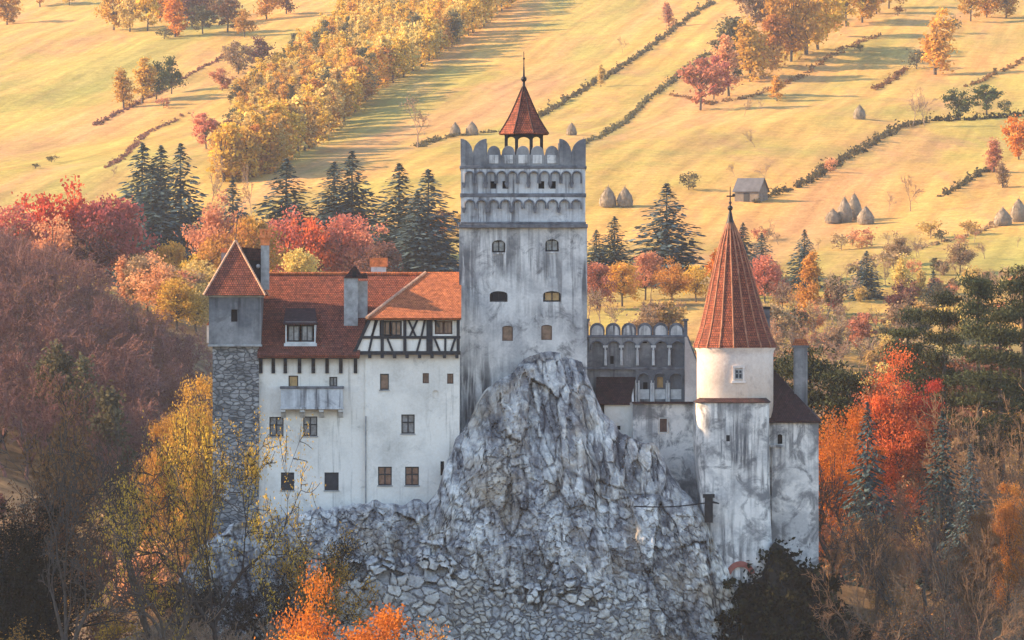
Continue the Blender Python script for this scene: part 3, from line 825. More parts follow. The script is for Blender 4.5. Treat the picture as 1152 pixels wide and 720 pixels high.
# ---- white residence
def build_residence():
    Y = 400.0
    k = empty("residence_wing", (X(404, Y), Y+5, Z(575, Y)), "long white residence with red roof, half-timbered storey and balcony left of the keep", "building")
    bk = Y + 13
    xl, xm, xr = X(291, Y), X(411, Y), X(517, Y)
    zb, zt = Z(600, Y), Z(398.5, Y)
    wl = [(311,480,16,22),(349,479.5,16,22),(323.5,541.5,15,20),(373,541.5,16,20),(330,429,11,13),(375,429.5,9,11)]
    wr = [(432.5,429.5,10,18),(479,425.5,7,11.5),(506.5,426,7,11.5),(459,477,15,21.5),(433,535.5,15.5,21),(463.5,535.5,15.5,21),(497.5,527,4,16)]
    mb = MB()
    mb.wall(xl, xm, zb, zt, Y, [hole(*a, Y, 0, .34) for a in wl])
    Yr = Y - .16
    mb.wall(xm, xr, zb, zt, Yr, [hole(*a, Yr, 0, .34) for a in wr] + [hole(490,444,7,10,Yr,.2,.12,True)])
    mb.poly([(xm,Yr,zb),(xm,Y,zb),(xm,Y,zt),(xm,Yr,zt)])
    mb.poly([(xl,Y,zb),(xl,bk,zb),(xl,bk,zt),(xl,Y,zt)]); mb.poly([(xl,bk,zb),(xr,bk,zb),(xr,bk,zt),(xl,bk,zt)])
    mb.poly([(xr,Yr,zb),(xr,bk,zb),(xr,bk,zt),(xr,Yr,zt)])
    # gable end on the left under the roof
    mb.poly([(xl,Y,zt),(xl,bk,zt),(xl,Y+6.5,Z(312, Y+6.5))])
    mb.build("wall", M['white'], k)
    for a in wl[:2]: window(k, *a, Y, 'cross')
    for a in wl[2:4]: window(k, *a, Y, 'plain', rec=.12, pane=M['shutter'], name="shuttered_window")
    window(k, *wl[4], Y, 'plain', pane=M['amber'], frame=M['timber']); window(k, *wl[5], Y, 'mid')
    window(k, *wr[0], Yr, 'plain', frame=M['timber'], pane=M['brownglass'])
    for a in wr[1:3]: window(k, *a, Yr, 'mid', frame=M['brown'], pane=M['brownglass'])
    window(k, *wr[3], Yr, 'cross'); window(k, *wr[4], Yr, 'cross', pane=M['brownglass']); window(k, *wr[5], Yr, 'cross', pane=M['brownglass'])
    p = MB(); a = wr[6]; p.box(X(a[0]-2, Yr), X(a[0]+2, Yr), Yr+.2, Yr+.23, Z(a[1]+8, Yr), Z(a[1]-8, Yr)); p.build("loophole", M['void'], k)
    # sills
    for q, yy in [(w_, Y) for w_ in wl[:4]] + [(w_, Yr) for w_ in (wr[0], wr[3], wr[4], wr[5])]:
        s = MB(); s.box(X(q[0]-q[2]/2-1, yy), X(q[0]+q[2]/2+1, yy), yy-.08, yy+.10, Z(q[1]+q[3]/2+1.4, yy), Z(q[1]+q[3]/2, yy))
        s.build("window_sill", M['greystone'], k)
    dp = MB(); dp.tube((X(411.5, Y), Yr-.08, Z(468, Y)), (X(411.5, Y), Yr-.08, Z(600, Y)), .06, .06, 6); dp.build("drainpipe", M['greystone'], k)
    # main roof
    ze, zr_ = Z(399.5, 399), Z(308, 406.2); ye, yr_ = 399.05, 406.2
    def at(px, f):  # point on the front slope
        y = ye + (yr_-ye)*f
        return (X(px, y), y, ze + (zr_-ze)*f)
    r = MB()
    r.poly([at(289.5,0), at(404.5,0), at(411,.44), at(519,.44), at(519,1), at(296,1)])
    b0 = (X(289.5, ye), 2*yr_-ye, ze); b1 = (X(519, ye), 2*yr_-ye, ze)
    r.poly([at(296,1), at(519,1), b1, b0])
    lo = lambda p: (p[0], p[1]+.05, p[2]-.22)
    r.poly([at(289.5,0), at(404.5,0), lo(at(404.5,0)), lo(at(289.5,0))]); r.poly([at(289.5,0), at(296,1), lo(at(296,1)), lo(at(289.5,0))])
    r.poly([at(404.5,0), at(411,.44), lo(at(411,.44)), lo(at(404.5,0))])
    r.poly([lo(at(289.5,0)), lo(at(404.5,0)), (X(404.5,Y), Y+.02, ze-.22), (X(289.5,Y), Y+.02, ze-.22)])
    roof = r.build("roof", M['tile'], k)
    rt = MB(); rng = random.Random(3)
    px = 300.0
    while px < 517:
        p0 = at(px, 1); p1 = at(px+4.6, 1)
        rt.tube((p0[0], p0[1], p0[2]-.02), (p1[0], p1[1], p1[2]+.03), .17, .14, 6); px += 5
    o = rt.build("ridge_tiles", M['tileo'], None); o.parent = roof
    # eave brackets
    for px in (293.5, 307.5, 321, 337, 352.5, 368, 383.5, 400):
        e = MB()
        e.box(X(px-2, Y), X(px+2, Y), Y-.12, Y+.05, Z(420, Y), Z(401.5, Y)); e.prism([(Y-.12, Z(412, Y)), (Y-.75, Z(402.5, Y)), (Y-.75, Z(401, Y)), (Y-.12, Z(401, Y))], X(px-1.6, Y), X(px+1.6, Y), 'x')
        e.build("eave_bracket", M['timber'], k)
    pl = MB(); pl.box(X(291, Y), X(404, Y), Y-.14, Y+.06, Z(403.5, Y), Z(400.5, Y)); pl.build("eave_plate", M['timber'], k)
    # half-timbered storey
    Yh = 399.5
    ht = MB()
    poly = [(398,398.5),(517.5,398.5),(517.5,356),(416,356)]
    wh = [(439.5,369.5,25,17),(499,368.5,20,15)]
    # panel wall with the two windows cut in, plus the raked left end
    ht.wall(X(418, Yh), X(517.5, Yh), Z(398.5, Yh), Z(356, Yh), Yh, [hole(*a, Yh, 0, .3) for a in wh])
    ht.poly([(X(398,Yh),Yh,Z(398.5,Yh)),(X(418,Yh),Yh,Z(398.5,Yh)),(X(418,Yh),Yh,Z(356,Yh)),(X(416,Yh),Yh,Z(356,Yh))])
    ht.poly([(X(398,Yh),Yh,Z(398.5,Yh)),(X(416,Yh),Yh,Z(356,Yh)),(X(416,Yh),Yh+5,Z(356,Yh)),(X(398,Yh),Yh+5,Z(398.5,Yh))])
    ht.poly([(X(517.5,Yh),Yh,Z(398.5,Yh)),(X(517.5,Yh),Yh,Z(356,Yh)),(X(517.5,Yh),Yh+5,Z(356,Yh)),(X(517.5,Yh),Yh+5,Z(398.5,Yh))])
    ht.poly([(X(398,Yh),Yh,Z(398.5,Yh)),(X(517.5,Yh),Yh,Z(398.5,Yh)),(X(517.5,Yh),Yh+1,Z(398.5,Yh)),(X(398,Yh),Yh+1,Z(398.5,Yh))])
    hw = ht.build("half_timbered_storey", M['white'], k)
    b = MB()
    V3 = lambda px, py, dy=0: (X(px, Yh), Yh-.02+dy, Z(py, Yh))
    def beam(x0, y0, x1, y1, w=3.2, dy=0): b.bar(V3(x0,y0,dy), V3(x1,y1,dy), w*Yh/F, .16)
    beam(397,397,518,397,4.2,-.03); beam(414,358.5,518,358.5,4.2,-.03); beam(408,379.5,518,379.5,3.2,-.01)
    beam(398.5,397,417,357,3.6,-.05)
    for px in (430, 455.5, 481.5, 515.5): beam(px,357,px,398,3.6,-.06)
    beam(485,357,485,398,3.4,-.062)
    for (a, y0, c_, y1) in ((423,359,415,396),(436,381,442,396),(473,381,469,396),(459,359,468,379),(470,359,461,379),(478,360,474,379),(489,381,495,396),(501,381,501,396),(512,381,507,396),(489,360,494,368),(424.5,360,418,379)):
        beam(a, y0, c_, y1, 2.4, .01)
    o = b.build("timber_framing", M['timber'], None); o.parent = hw; o.location = (0, 0, 0)
    o.location = (0,0,0)
    for i in range(9):
        px = 402 + i*14; j = MB()
        j.box(X(px-1.8, Yh), X(px+1.8, Yh), Yh-.30, Yh+.3, Z(403, Yh), Z(398.8, Yh))
        jo = j.build("joist_end", M['timber'], None); jo.parent = hw
    window(k, wh[0][0]-6.2, wh[0][1], 11, 16, Yh, 'mid', rec=.18, pane=M['brownglass']); window(k, wh[0][0]+6.2, wh[0][1], 11, 16, Yh, 'mid', rec=.18, pane=M['brownglass'])
    window(k, wh[1][0]-4.8, wh[1][1], 9, 14, Yh, 'mid', rec=.18, pane=M['brownglass'], frame=M['brown']); window(k, wh[1][0]+4.8, wh[1][1], 9, 14, Yh, 'mid', rec=.18, pane=M['brownglass'], frame=M['brown'])
    # hip roof over it
    yh0, yh1 = 398.85, 404.6
    A = (X(412.5,yh0), yh0, Z(357.5,yh0)); B = (X(519,yh0), yh0, Z(357.5,yh0)); C = (X(519,yh1), yh1, Z(306.5,yh1)); D = (X(479,yh1), yh1, Z(306.5,yh1))
    hr = MB()
    hr.poly([A, B, C, D])
    hr.poly([A, D, (D[0], 406.6, D[2]), (A[0], 402.6, A[2])])
    hr.poly([D, C, (C[0], 407, C[2]), (D[0], 407, D[2])])
    hr.poly([A, B, (B[0], B[1]+.05, B[2]-.16), (A[0], A[1]+.05, A[2]-.16)])
    hr.poly([(B[0], B[1]+.05, B[2]-.16), (A[0], A[1]+.05, A[2]-.16), (A[0], Yh+.1, A[2]-.16), (B[0], Yh+.1, B[2]-.16)])
    hro = hr.build("hip_roof", M['tileo'], k)
    hv = MB()
    for i in range(22):
        p0 = Vector(A).lerp(Vector(D), i/22); p1 = Vector(A).lerp(Vector(D), (i+.92)/22)
        hv.tube(p0, p1+Vector((0,0,.04)), .15, .12, 6)
    o = hv.build("hip_tiles", M['ridge'], None); o.parent = hro
    # dormer on the main roof
    Yd = 399.85
    d = MB()
    d.wall(X(321,Yd), X(355,Yd), Z(388,Yd), Z(362,Yd), Yd, [hole(338,374.5,31,20,Yd,0,.3)])
    for px in (321, 355): d.poly([(X(px,Yd),Yd,Z(388,Yd)),(X(px,Yd),Yd,Z(362,Yd)),(X(px,Yd),Yd+2.6,Z(362,Yd)),(X(px,Yd),Yd+.3,Z(388,Yd))])
    d.box(X(319.5,Yd), X(356.5,Yd), Yd-.12, Yd+.1, Z(389.5,Yd), Z(386,Yd))
    dm = d.build("dormer", M['palestone'], None); dm.parent = roof
    dr = MB()
    e0, e1 = Yd-.35, Yd+3.0
    dr.poly([(X(318.5,e0),e0,Z(364,e0)),(X(357.5,e0),e0,Z(364,e0)),(X(354.5,e1),e1,Z(347,e1)),(X(321.5,e1),e1,Z(347,e1))])
    dr.poly([(X(318.5,e0),e0,Z(364,e0)),(X(321.5,e1),e1,Z(347,e1)),(X(318.5,e1),e1,Z(364,e1))]); dr.poly([(X(357.5,e0),e0,Z(364,e0)),(X(354.5,e1),e1,Z(347,e1)),(X(357.5,e1),e1,Z(364,e1))])
    dr.box(X(318.5,e0),X(357.5,e0),e0,e0+.1,Z(365.5,e0),Z(364,e0))
    o = dr.build("dormer_roof", M['tiled'], None); o.parent = roof
    window(k, 330.5, 375, 13, 18, Yd, 'mid', rec=.12); window(k, 345.5, 375, 13, 18, Yd, 'mid', rec=.12)
    # chimneys
    c = MB(); Yc = 401.6
    c.box(X(387,Yc), X(402.5,Yc), Yc, Yc+1.2, Z(372,Yc), Z(313,Yc)); c.box(X(402.5,Yc), X(413,Yc), Yc+.7, Yc+1.7, Z(360,Yc), Z(316,Yc))
    c.mi = 1; c.box(X(386,Yc), X(403.5,Yc), Yc-.06, Yc+.1, Z(372.5,Yc), Z(369.5,Yc))
    c.mi = 2
    c.prism([(X(386.5,Yc),Z(313,Yc)),(X(413.5,Yc),Z(313,Yc)),(X(412,Yc),Z(307,Yc)),(X(406,Yc),Z(308,Yc)),(X(399,Yc),Z(298,Yc)),(X(391,Yc),Z(308,Yc))], Yc-.1, Yc+1.5)
    c.mi = 3; c.box(X(396.5,Yc), X(401,Yc), Yc-.13, Yc-.09, Z(312,Yc), Z(305,Yc))
    o = c.build("chimney", [M['greystone'], M['palestone'], M['tiled'], M['void']], None); o.parent = roof
    c = MB(); Yc = 407.2
    c.box(X(417.5,Yc), X(434,Yc), Yc, Yc+1.1, Z(325,Yc), Z(300,Yc)); c.mi = 1
    c.box(X(416,Yc), X(435.5,Yc), Yc-.1, Yc+1.2, Z(300,Yc), Z(290,Yc))
    o = c.build("chimney", [M['palestone'], M['brick']], None); o.parent = roof
    # balcony
    bal = MB(); Yb = Y - 1.05
    x0, x1 = X(316, Yb), X(385.5, Yb)
    bal.box(x0, x1, Yb, Yb+.16, Z(458,Yb), Z(437.5,Yb)); bal.box(x0, x0+.16, Yb+.16, Y-.01, Z(458,Yb), Z(437.5,Yb)); bal.box(x1-.16, x1, Yb+.16, Y-.01, Z(458,Yb), Z(437.5,Yb))
    bal.box(x0-.06, x1+.06, Yb-.06, Y-.01, Z(460.5,Yb), Z(458,Yb))
    bal.mi = 1; bal.box(x0-.08, x1+.08, Yb-.08, Yb+.24, Z(437.5,Yb), Z(434.5,Yb)); bal.box(x0-.08, x0+.24, Yb+.24, Y-.01, Z(437.5,Yb), Z(434.5,Yb)); bal.box(x1-.24, x1+.08, Yb+.24, Y-.01, Z(437.5,Yb), Z(434.5,Yb))
    bo = bal.build("balcony", [M['band'], M['trim']], k, bevel=.02)
    for px in (319, 340.5, 362, 383.5):
        q = MB(); q.prism([(Y-.01, Z(460.5,Y)), (Y-.95, Z(460.5,Y)), (Y-.95, Z(463,Y)), (Y-.5, Z(465,Y)), (Y-.01, Z(470,Y))], X(px-2.6,Y), X(px+2.6,Y), 'x')
        o = q.build("bracket", M['palestone'], None); o.parent = bo
    for o in list(k.children):
        for ch in o.children:
            pass
build_residence()

# ---- corner tower
def build_corner():
    Y = 399.3
    k = empty("corner_tower", (X(265, Y), Y+2.2, Z(480, Y)), "square stone corner tower with steep red pyramid roof at the castle's left end", "tower")
    bk = Y + 4.3
    w = MB()
    xl, xr = X(235, Y), X(293.5, Y)
    w.wall(xl, xr, Z(388, Y), Z(331.5, Y), Y, [hole(263.5, 355, 7, 14, Y, 0, .4)])
    zb, zt = Z(388, Y), Z(331.5, Y)
    for x in (xl, xr): w.poly([(x,Y,zb),(x,bk,zb),(x,bk,zt),(x,Y,zt)])
    w.poly([(xl,bk,zb),(xr,bk,zb),(xr,bk,zt),(xl,bk,zt)]); w.poly([(xl,Y,zb),(xr,Y,zb),(xr,bk,zb),(xl,bk,zb)])
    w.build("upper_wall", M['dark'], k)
    s = MB(); s.box(X(239, Y), X(291, Y), Y+.25, bk-.2, Z(600, Y), Z(389.5, Y)); s.build("lower_wall", M['block'], k)
    c = MB(); c.box(xl-.08, xr+.08, Y-.10, bk+.05, Z(390, Y), Z(387.5, Y)); c.box(xl-.06, xr+.06, Y-.08, bk, Z(334.5, Y), Z(331, Y)); c.build("cornice", M['greystone'], k, bevel=.03)
    p = MB(); p.box(X(260.2,Y), X(266.8,Y), Y+.3, Y+.33, Z(361.8,Y), Z(348.2,Y)); p.build("window", M['void'], k)
    # small corbelled oriel on the left flank
    o_ = MB(); o_.box(X(231.5,Y), X(235,Y), Y+1.2, Y+2.4, Z(386,Y), Z(366,Y)); o_.mi = 1
    o_.prism([(X(231,Y),Z(366,Y)),(X(235,Y),Z(366,Y)),(X(235,Y),Z(360,Y))], Y+1.1, Y+2.5)
    o_.build("oriel", [M['drum'], M['tileo']], k)
    # pyramid roof
    xa, xb = X(229.5,Y), X(299,Y); ya, yb = Y-.45, bk+.45; ze = Z(332, Y-.4)
    ap = (X(265,Y+2.1), Y+2.1, Z(270.5,Y+2.1))
    r = MB()
    q = [(xa,ya,ze),(xb,ya,ze),(xb,yb,ze),(xa,yb,ze)]
    for i in range(4): r.poly([q[i], q[(i+1)%4], ap])
    r.poly([(a,b,c_-.02) for a,b,c_ in q])
    ro = r.build("roof", M['tile'], k)
    h = MB()
    for i in range(4):
        for j in range(26):
            a = Vector(q[i]).lerp(Vector(ap), j/26); b = Vector(q[i]).lerp(Vector(ap), (j+.8)/26)
            h.tube(a, b+Vector((0,0,.03)), .11, .085, 5)
    o = h.build("hip_tiles", M['ridge'], None); o.parent = ro
    rod = MB(); rod.tube(ap, (ap[0]+.15, ap[1], Z(242, Y+2)), .04, .02, 5); rod.build("lightning_rod", M['iron'], k)
    # bell dormer behind the roof and its chimney
    d = MB(); Yd = Y+2.6
    d.box(X(277,Yd), X(300,Yd), Yd, Yd+2.2, Z(318,Yd), Z(291,Yd)); d.mi = 1
    d.prism([(X(272,Yd),Z(278,Yd)),(X(296,Yd),Z(280,Yd)),(X(302,Yd),Z(293,Yd)),(X(276,Yd),Z(293,Yd))], Yd-.3, Yd+2.4)
    d.mi = 2; d.ball((X(290.5,Yd), Yd-.12, Z(299.5,Yd)), .18, 8)
    o = d.build("dormer", [M['timber'], M['tiled'], M['palestone']], None); o.parent = ro
    c = MB(); Yc = Y+2.2
    c.box(X(293.5,Yc), X(302.5,Yc), Yc, Yc+.75, Z(326,Yc), Z(276,Yc)); c.mi = 1; c.box(X(293,Yc), X(303,Yc), Yc-.03, Yc+.8, Z(276,Yc), Z(268,Yc)); c.box(X(291.5,Yc), X(304.5,Yc), Yc-.1, Yc+.9, Z(268,Yc), Z(264,Yc))
    for i in range(3): c.box(X(292.5+i*4.2,Yc), X(295.5+i*4.2,Yc), Yc-.05, Yc+.85, Z(264,Yc), Z(259.5,Yc))
    c.box(X(291.5,Yc), X(304.5,Yc), Yc-.1, Yc+.9, Z(259.5,Yc), Z(257.5,Yc))
    o = c.build("chimney", [M['greystone'], M['brick']], None); o.parent = ro
    c = MB(); Yc = Y+3.4
    c.box(X(249,Yc), X(254,Yc), Yc, Yc+.6, Z(305,Yc), Z(284,Yc)); c.mi = 1; c.box(X(248.3,Yc), X(254.7,Yc), Yc-.1, Yc+.7, Z(284,Yc), Z(279,Yc))
    o = c.build("chimney", [M['greystone'], M['brick']], None); o.parent = ro
build_corner()

# ---- gallery wall between keep and round tower
def build_gallery():
    Y = 406.5
    k = empty("gallery_wing", (X(718, Y), Y, Z(520, Y)), "dark stained gallery wall with round merlons between the keep and the round tower", "building")
    xl, xr = X(655, Y), X(773, Y); bk = Y+2.4
    g = MB()
    sm = [hole(a, 383.5, 5, 5, Y, 0, .3) for a in (725.5, 742)] + [hole(688.5, 405, 4, 9, Y, 0, .3)]
    lw = [hole(726, 434, 5, 8, Y, 0, .3), hole(742.5, 430, 7, 12, Y, .1, .3)]
    g.wall(xl, xr, Z(470, Y), Z(378, Y), Y, sm + lw)
    g.poly([(xr,Y,Z(470,Y)),(xr,bk,Z(470,Y)),(xr,bk,Z(378,Y)),(xr,Y,Z(378,Y))]); g.poly([(xl,bk,Z(470,Y)),(xr,bk,Z(470,Y)),(xr,bk,Z(378,Y)),(xl,bk,Z(378,Y))])
    g.poly([(xl,Y,Z(378,Y)),(xr,Y,Z(378,Y)),(xr,bk,Z(378,Y)),(xl,bk,Z(378,Y))])
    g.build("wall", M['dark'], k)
    a = MB(); rm = MB(); arcade(a, X(663,Y), X(771,Y), Z(413,Y), Z(380,Y), Y, 6, .25, .10, .3, None, rm); a.box(X(771,Y), xr, Y-.16, Y+.02, Z(413,Y), Z(380,Y))
    arcade(a, X(715,Y), X(769,Y), Z(452,Y), Z(416,Y), Y, 3, .25, .10, .3, None, rm); a.box(X(769,Y), xr, Y-.14, Y+.02, Z(452,Y), Z(416,Y))
    ao = a.build("arcade", M['dark'], k); ro_ = rm.build("arch_outline", M['trim'], None); ro_.parent = ao  # added dark rim stands in for shade at the arch edges
    c = MB()
    for i in range(1, 6):
        x = X(663+18*i, Y); c.tube((x, Y-.2, Z(411,Y)), (x, Y-.2, Z(391,Y)), .13, .11, 8); c.box(x-.2, x+.2, Y-.36, Y-.02, Z(391,Y), Z(388.5,Y))
    for px in (715.5, 718.5, 732.5, 735, 750, 752.5):
        x = X(px, Y); c.tube((x, Y-.2, Z(452,Y)), (x, Y-.2, Z(428,Y)), .10, .09, 8)
    c.build("colonnettes", M['palestone'], k)
    pn = MB()
    for i in range(3):
        x0, x1 = X(721+18*i-2.5,Y), X(729+18*i+1.5,Y); pn.box(x0, x1, Y-.03, Y-.004, Z(449,Y), Z(438,Y))
    pn.build("niche_panels", M['palestone'], k)
    p = MB(); p.box(X(739,Y), X(746,Y), Y+.25, Y+.28, Z(436,Y), Z(424,Y)); p.build("window", M['amber'], k)
    for (px, py, w, h) in ((726,434,5,8),(725.5,383.5,5,5),(742,383.5,5,5),(688.5,405,4,9)):
        p = MB(); p.box(X(px-w/2,Y), X(px+w/2,Y), Y+.25, Y+.28, Z(py+h/2,Y), Z(py-h/2,Y)); p.build("loophole", M['void'], k)
    co = MB()
    for (t, b, o) in ((377, 380, .30), (413, 416, .28)): co.box(xl, xr+.05, Y-o, bk+.02, Z(b,Y), Z(t,Y))
    co.build("cornice", M['trim'], k, bevel=.05)
    m = MB()
    w = (770.0-663)/6
    for i in range(6):
        cx_ = 663 + w*(i+.5); r = w/2-.5
        arc = [(X(cx_ - r*math.cos(t),Y), Z(371.5 - 8.5*math.sin(t),Y)) for t in [math.pi*q/10 for q in range(11)]]
        m.mi = 0; m.prism([(X(cx_-r,Y), Z(377.2,Y))] + arc + [(X(cx_+r,Y), Z(377.2,Y))], Y-.1, Y+.35)
        r2 = r-2; arc = [(X(cx_ - r2*math.cos(t),Y), Z(372.5 - 6.5*math.sin(t),Y)) for t in [math.pi*q/10 for q in range(11)]]
        m.mi = 1; m.prism([(X(cx_-r2,Y), Z(377,Y))] + arc + [(X(cx_+r2,Y), Z(377,Y))], Y-.16, Y-.08)
    m.mi = 0
    for px in (660.5, 771.5):
        m.box(X(px-1.8,Y), X(px+1.8,Y), Y-.15, Y+.4, Z(377.2,Y), Z(361,Y)); m.box(X(px-3,Y), X(px+3,Y), Y-.25, Y+.5, Z(361,Y), Z(358.5,Y))
    m.build("battlement", [M['trim'], M['grey']], k)
    # raking buttress beside the round tower
    b = MB(); Yb = 404.6
    b.prism([(X(771,Yb),Z(379,Yb)),(X(774,Yb),Z(379,Yb)),(X(802,Yb),Z(453,Yb)),(X(771,Yb),Z(453,Yb))], Yb, Yb+2.0)
    b.mi = 1; b.bar((X(773.5,Yb), Yb+1, Z(378.5,Yb)), (X(802,Yb), Yb+1, Z(453,Yb)), .12, 2.2)
    b.build("buttress", [M['drum'], M['trim']], k)
    # lean-to with dark roof
    l = MB(); Yl = 404.3
    l.box(X(680,Yl), X(713,Yl), Yl, Y-.02, Z(520,Yl), Z(453,Yl)); l.prism([(Yl, Z(453,Yl)), (Y-.02, Z(453,Yl)), (Y-.02, Z(424,Y))], X(710.8,Yl), X(713,Yl), 'x')
    l.build("lean_to", M['white'], k)
    r = MB(); r.poly([(X(670,Yl-.3),Yl-.3,Z(454,Yl)),(X(708.5,Yl-.3),Yl-.3,Z(454,Yl)),(X(715.5,Y),Y-.02,Z(424,Y)),(X(671,Y),Y-.02,Z(424,Y))])
    r.box(X(670,Yl-.3), X(708.5,Yl-.3), Yl-.3, Yl-.2, Z(455.5,Yl), Z(454,Yl)); r.build("lean_to_roof", M['tiled'], k)
    # lower wall
    lw = MB(); Yw = 403.6
    lw.wall(X(712,Yw), X(786,Yw), Z(640,Yw), Z(453.5,Yw), Yw, [hole(746.3, 478.5, 11, 18, Yw, 0, .25)])
    lw.poly([(X(712,Yw),Yw,Z(640,Yw)),(X(712,Yw),Y,Z(640,Yw)),(X(712,Yw),Y,Z(453.5,Yw)),(X(712,Yw),Yw,Z(453.5,Yw))])
    lw.poly([(X(712,Yw),Yw,Z(453.5,Yw)),(X(786,Yw),Yw,Z(453.5,Yw)),(X(786,Yw),Y,Z(453.5,Yw)),(X(712,Yw),Y,Z(453.5,Yw))])
    lw.build("lower_wall", M['patchy'], k)
    window(k, 746.3, 478.5, 10.5, 17.5, Yw, 'plain', rec=.1, frame=M['palestone'], pane=M['brown'])
    e = MB(); e.box(X(711,Yw), X(787,Yw), Yw-.35, Yw+.3, Z(454.2,Yw), Z(451.8,Yw)); e.build("eave", M['tiled'], k)
    p = MB(); p.box(X(694.5,Yl), X(698,Yl), Yl-.02, Yl+.02, Z(483.5,Yl), Z(479,Yl)); p.build("loophole", M['void'], k)
build_gallery()

# ---- round tower and annex
def build_round():
    Yc = 400.0; s = Yc/F
    k = empty("round_tower", (X(827,Yc), Yc, Z(640,Yc)), "round pale tower with tall ribbed red cone roof right of the keep", "tower")
    cx = X(827, Yc); z = lambda py: (360-py)*s
    d = MB()
    d.lathe([(43*s, z(470)), (43*s, z(400)), (43.5*s, z(395)), (46*s, z(391)), (46*s, z(389.5))], cx, Yc, 48)
    d.build("drum", M['drum'], k, smooth=True)
    Yf = Yc - 43*s
    w = window(k, 831, 421, 9, 11, Yf-.05, 'cross', rec=.02, frame=M['greystone'], pane=M['shutter'])
    su = MB(); 
    for (a,b,c,e) in ((824.5,826.5,414,429),(835.5,837.5,414,429)): su.box(X(a,Yf),X(b,Yf),Yf-.13,Yf+.25,Z(e,Yf),Z(c,Yf))
    su.box(X(823,Yf),X(839,Yf),Yf-.16,Yf+.25,Z(431,Yf),Z(428.5,Yf)); su.box(X(824,Yf),X(838,Yf),Yf-.13,Yf+.25,Z(414,Yf),Z(411.5,Yf))
    o = su.build("surround", M['drum'], None); o.parent = w
    # cone with flared eaves
    prof = [(47,391),(46.5,388),(42.5,379),(38,366),(33,348),(27,325),(20.5,300),(13.5,276),(7,258),(2.5,248)]
    n = 18; tip = (X(821.5,Yc)-X(827,Yc))
    r = MB()
    def ring(i, q):
        a = 2*math.pi*i/n + .1; rr, py = prof[q]; f = (391-py)/143.0
        return Vector((cx + tip*f + rr*s*math.cos(a), Yc + rr*s*math.sin(a), z(py)))
    for q in range(len(prof)-1):
        for i in range(n):
            r.poly([ring(i,q), ring(i+1,q), ring(i+1,q+1), ring(i,q+1)])
    r.poly([ring(i,0) for i in range(n)])
    ro = r.build("roof", M['tilec'], k)
    h = MB()
    for i in range(n):
        for q in range(len(prof)-1): h.tube(ring(i,q), ring(i,q+1), .075, .06, 5, caps=False)
    o = h.build("roof_ribs", M['rib'], None); o.parent = ro
    cap = MB(); ax = cx+tip
    cap.lathe([(7.4*s, z(259)), (3.4*s, z(247)), (1.2*s, z(236))], ax, Yc, 12); cap.tube((ax,Yc,z(238)), (ax,Yc,z(210)), .07, .03); cap.ball((ax,Yc,z(234)), .22); cap.ball((ax,Yc,z(228)), .12, 8)
    cap.box(ax-.3, ax+.35, Yc-.02, Yc+.02, z(221.5), z(220)); cap.ball((ax+.28,Yc,z(219.5)), .13, 8)
    cap.build("finial", M['iron'], k)
    c = MB(); Yk = Yc+2.5; c.box(X(857,Yk), X(866,Yk), Yk, Yk+.7, Z(400,Yk), Z(348,Yk)); c.mi = 1; c.box(X(856,Yk), X(867,Yk), Yk-.08, Yk+.78, Z(348,Yk), Z(345,Yk))
    o = c.build("chimney", [M['trim'], M['timber']], None); o.parent = ro
    # bastion below
    b = MB(); N = 40
    rows = [(452,784,867,1.0),(470,783.5,866.5,1.0),(500,783,866.5,1.0),(540,786,867,1.0),(580,790,868,1.04),(640,796,872,1.1),(740,800,880,1.2)]
    def bp(i, r_):
        py, a, c_, f = r_; t = math.pi*i/N
        cxx = (X(a,396.6)+X(c_,396.6))/2; rx = (X(c_,396.6)-X(a,396.6))/2
        ux = -math.copysign(abs(math.cos(t))**.33, math.cos(t)); uy = abs(math.sin(t))**.33
        return (cxx+rx*ux, 400.2-3.9*f*uy, Z(py,396.6))
    for q in range(len(rows)-1):
        for i in range(N): b.poly([bp(i,rows[q]), bp(i+1,rows[q]), bp(i+1,rows[q+1]), bp(i,rows[q+1])])
    b.poly([bp(i,rows[0]) for i in range(N+1)])
    for i in (0, N):        # flanks running back to the gallery and the annex
        for q in range(len(rows)-1):
            p0, p1 = bp(i,rows[q]), bp(i,rows[q+1]); b.poly([p0, (p0[0], 404.5, p0[2]), (p1[0], 404.5, p1[2]), p1])
    a0, a1 = bp(0,rows[0]), bp(N,rows[0]); b.poly([a0, a1, (a1[0], 404.5, a1[2]), (a0[0], 404.5, a0[2])])
    b.build("bastion", M['patchy'], k, smooth=True)
    e = MB()
    for i in range(N):
        p0, p1 = Vector(bp(i,rows[0])), Vector(bp(i+1,rows[0])); c0 = Vector((cx, 400.2, 0))
        def outp(p, f, dz): return (c0.x+(p.x-c0.x)*f, c0.y+(p.y-c0.y)*f, p.z+dz)
        e.poly([outp(p0,1.05,-.05), outp(p1,1.05,-.05), outp(p1,.9,.30), outp(p0,.9,.30)]); e.poly([outp(p0,1.05,-.05), outp(p1,1.05,-.05), outp(p1,.98,-.12), outp(p0,.98,-.12)])
    e.build("skirt_roof", M['tiled'], k)
    Yb = 396.35
    for (px, py, w_, h_) in ((797.5,493,2.5,8),(808,493.5,2.5,6),(819,493,4,7),(832,494,2,7),(843.5,493.5,3.5,8),(857,481,3.5,13)):
        y = 400.2 - 3.9*abs(1-((px-825)/42)**2)**.31*1.0
        p = MB(); p.box(X(px-w_/2,Yb), X(px+w_/2,Yb), y-.03, y+.5, Z(py+h_/2,Yb), Z(py-h_/2,Yb)); p.build("loophole", M['void'], k)
    h = MB()
    pts = [(822,510),(826,514),(828,524),(826.5,536),(822.5,543),(818,534),(816.5,522),(818.5,513)]
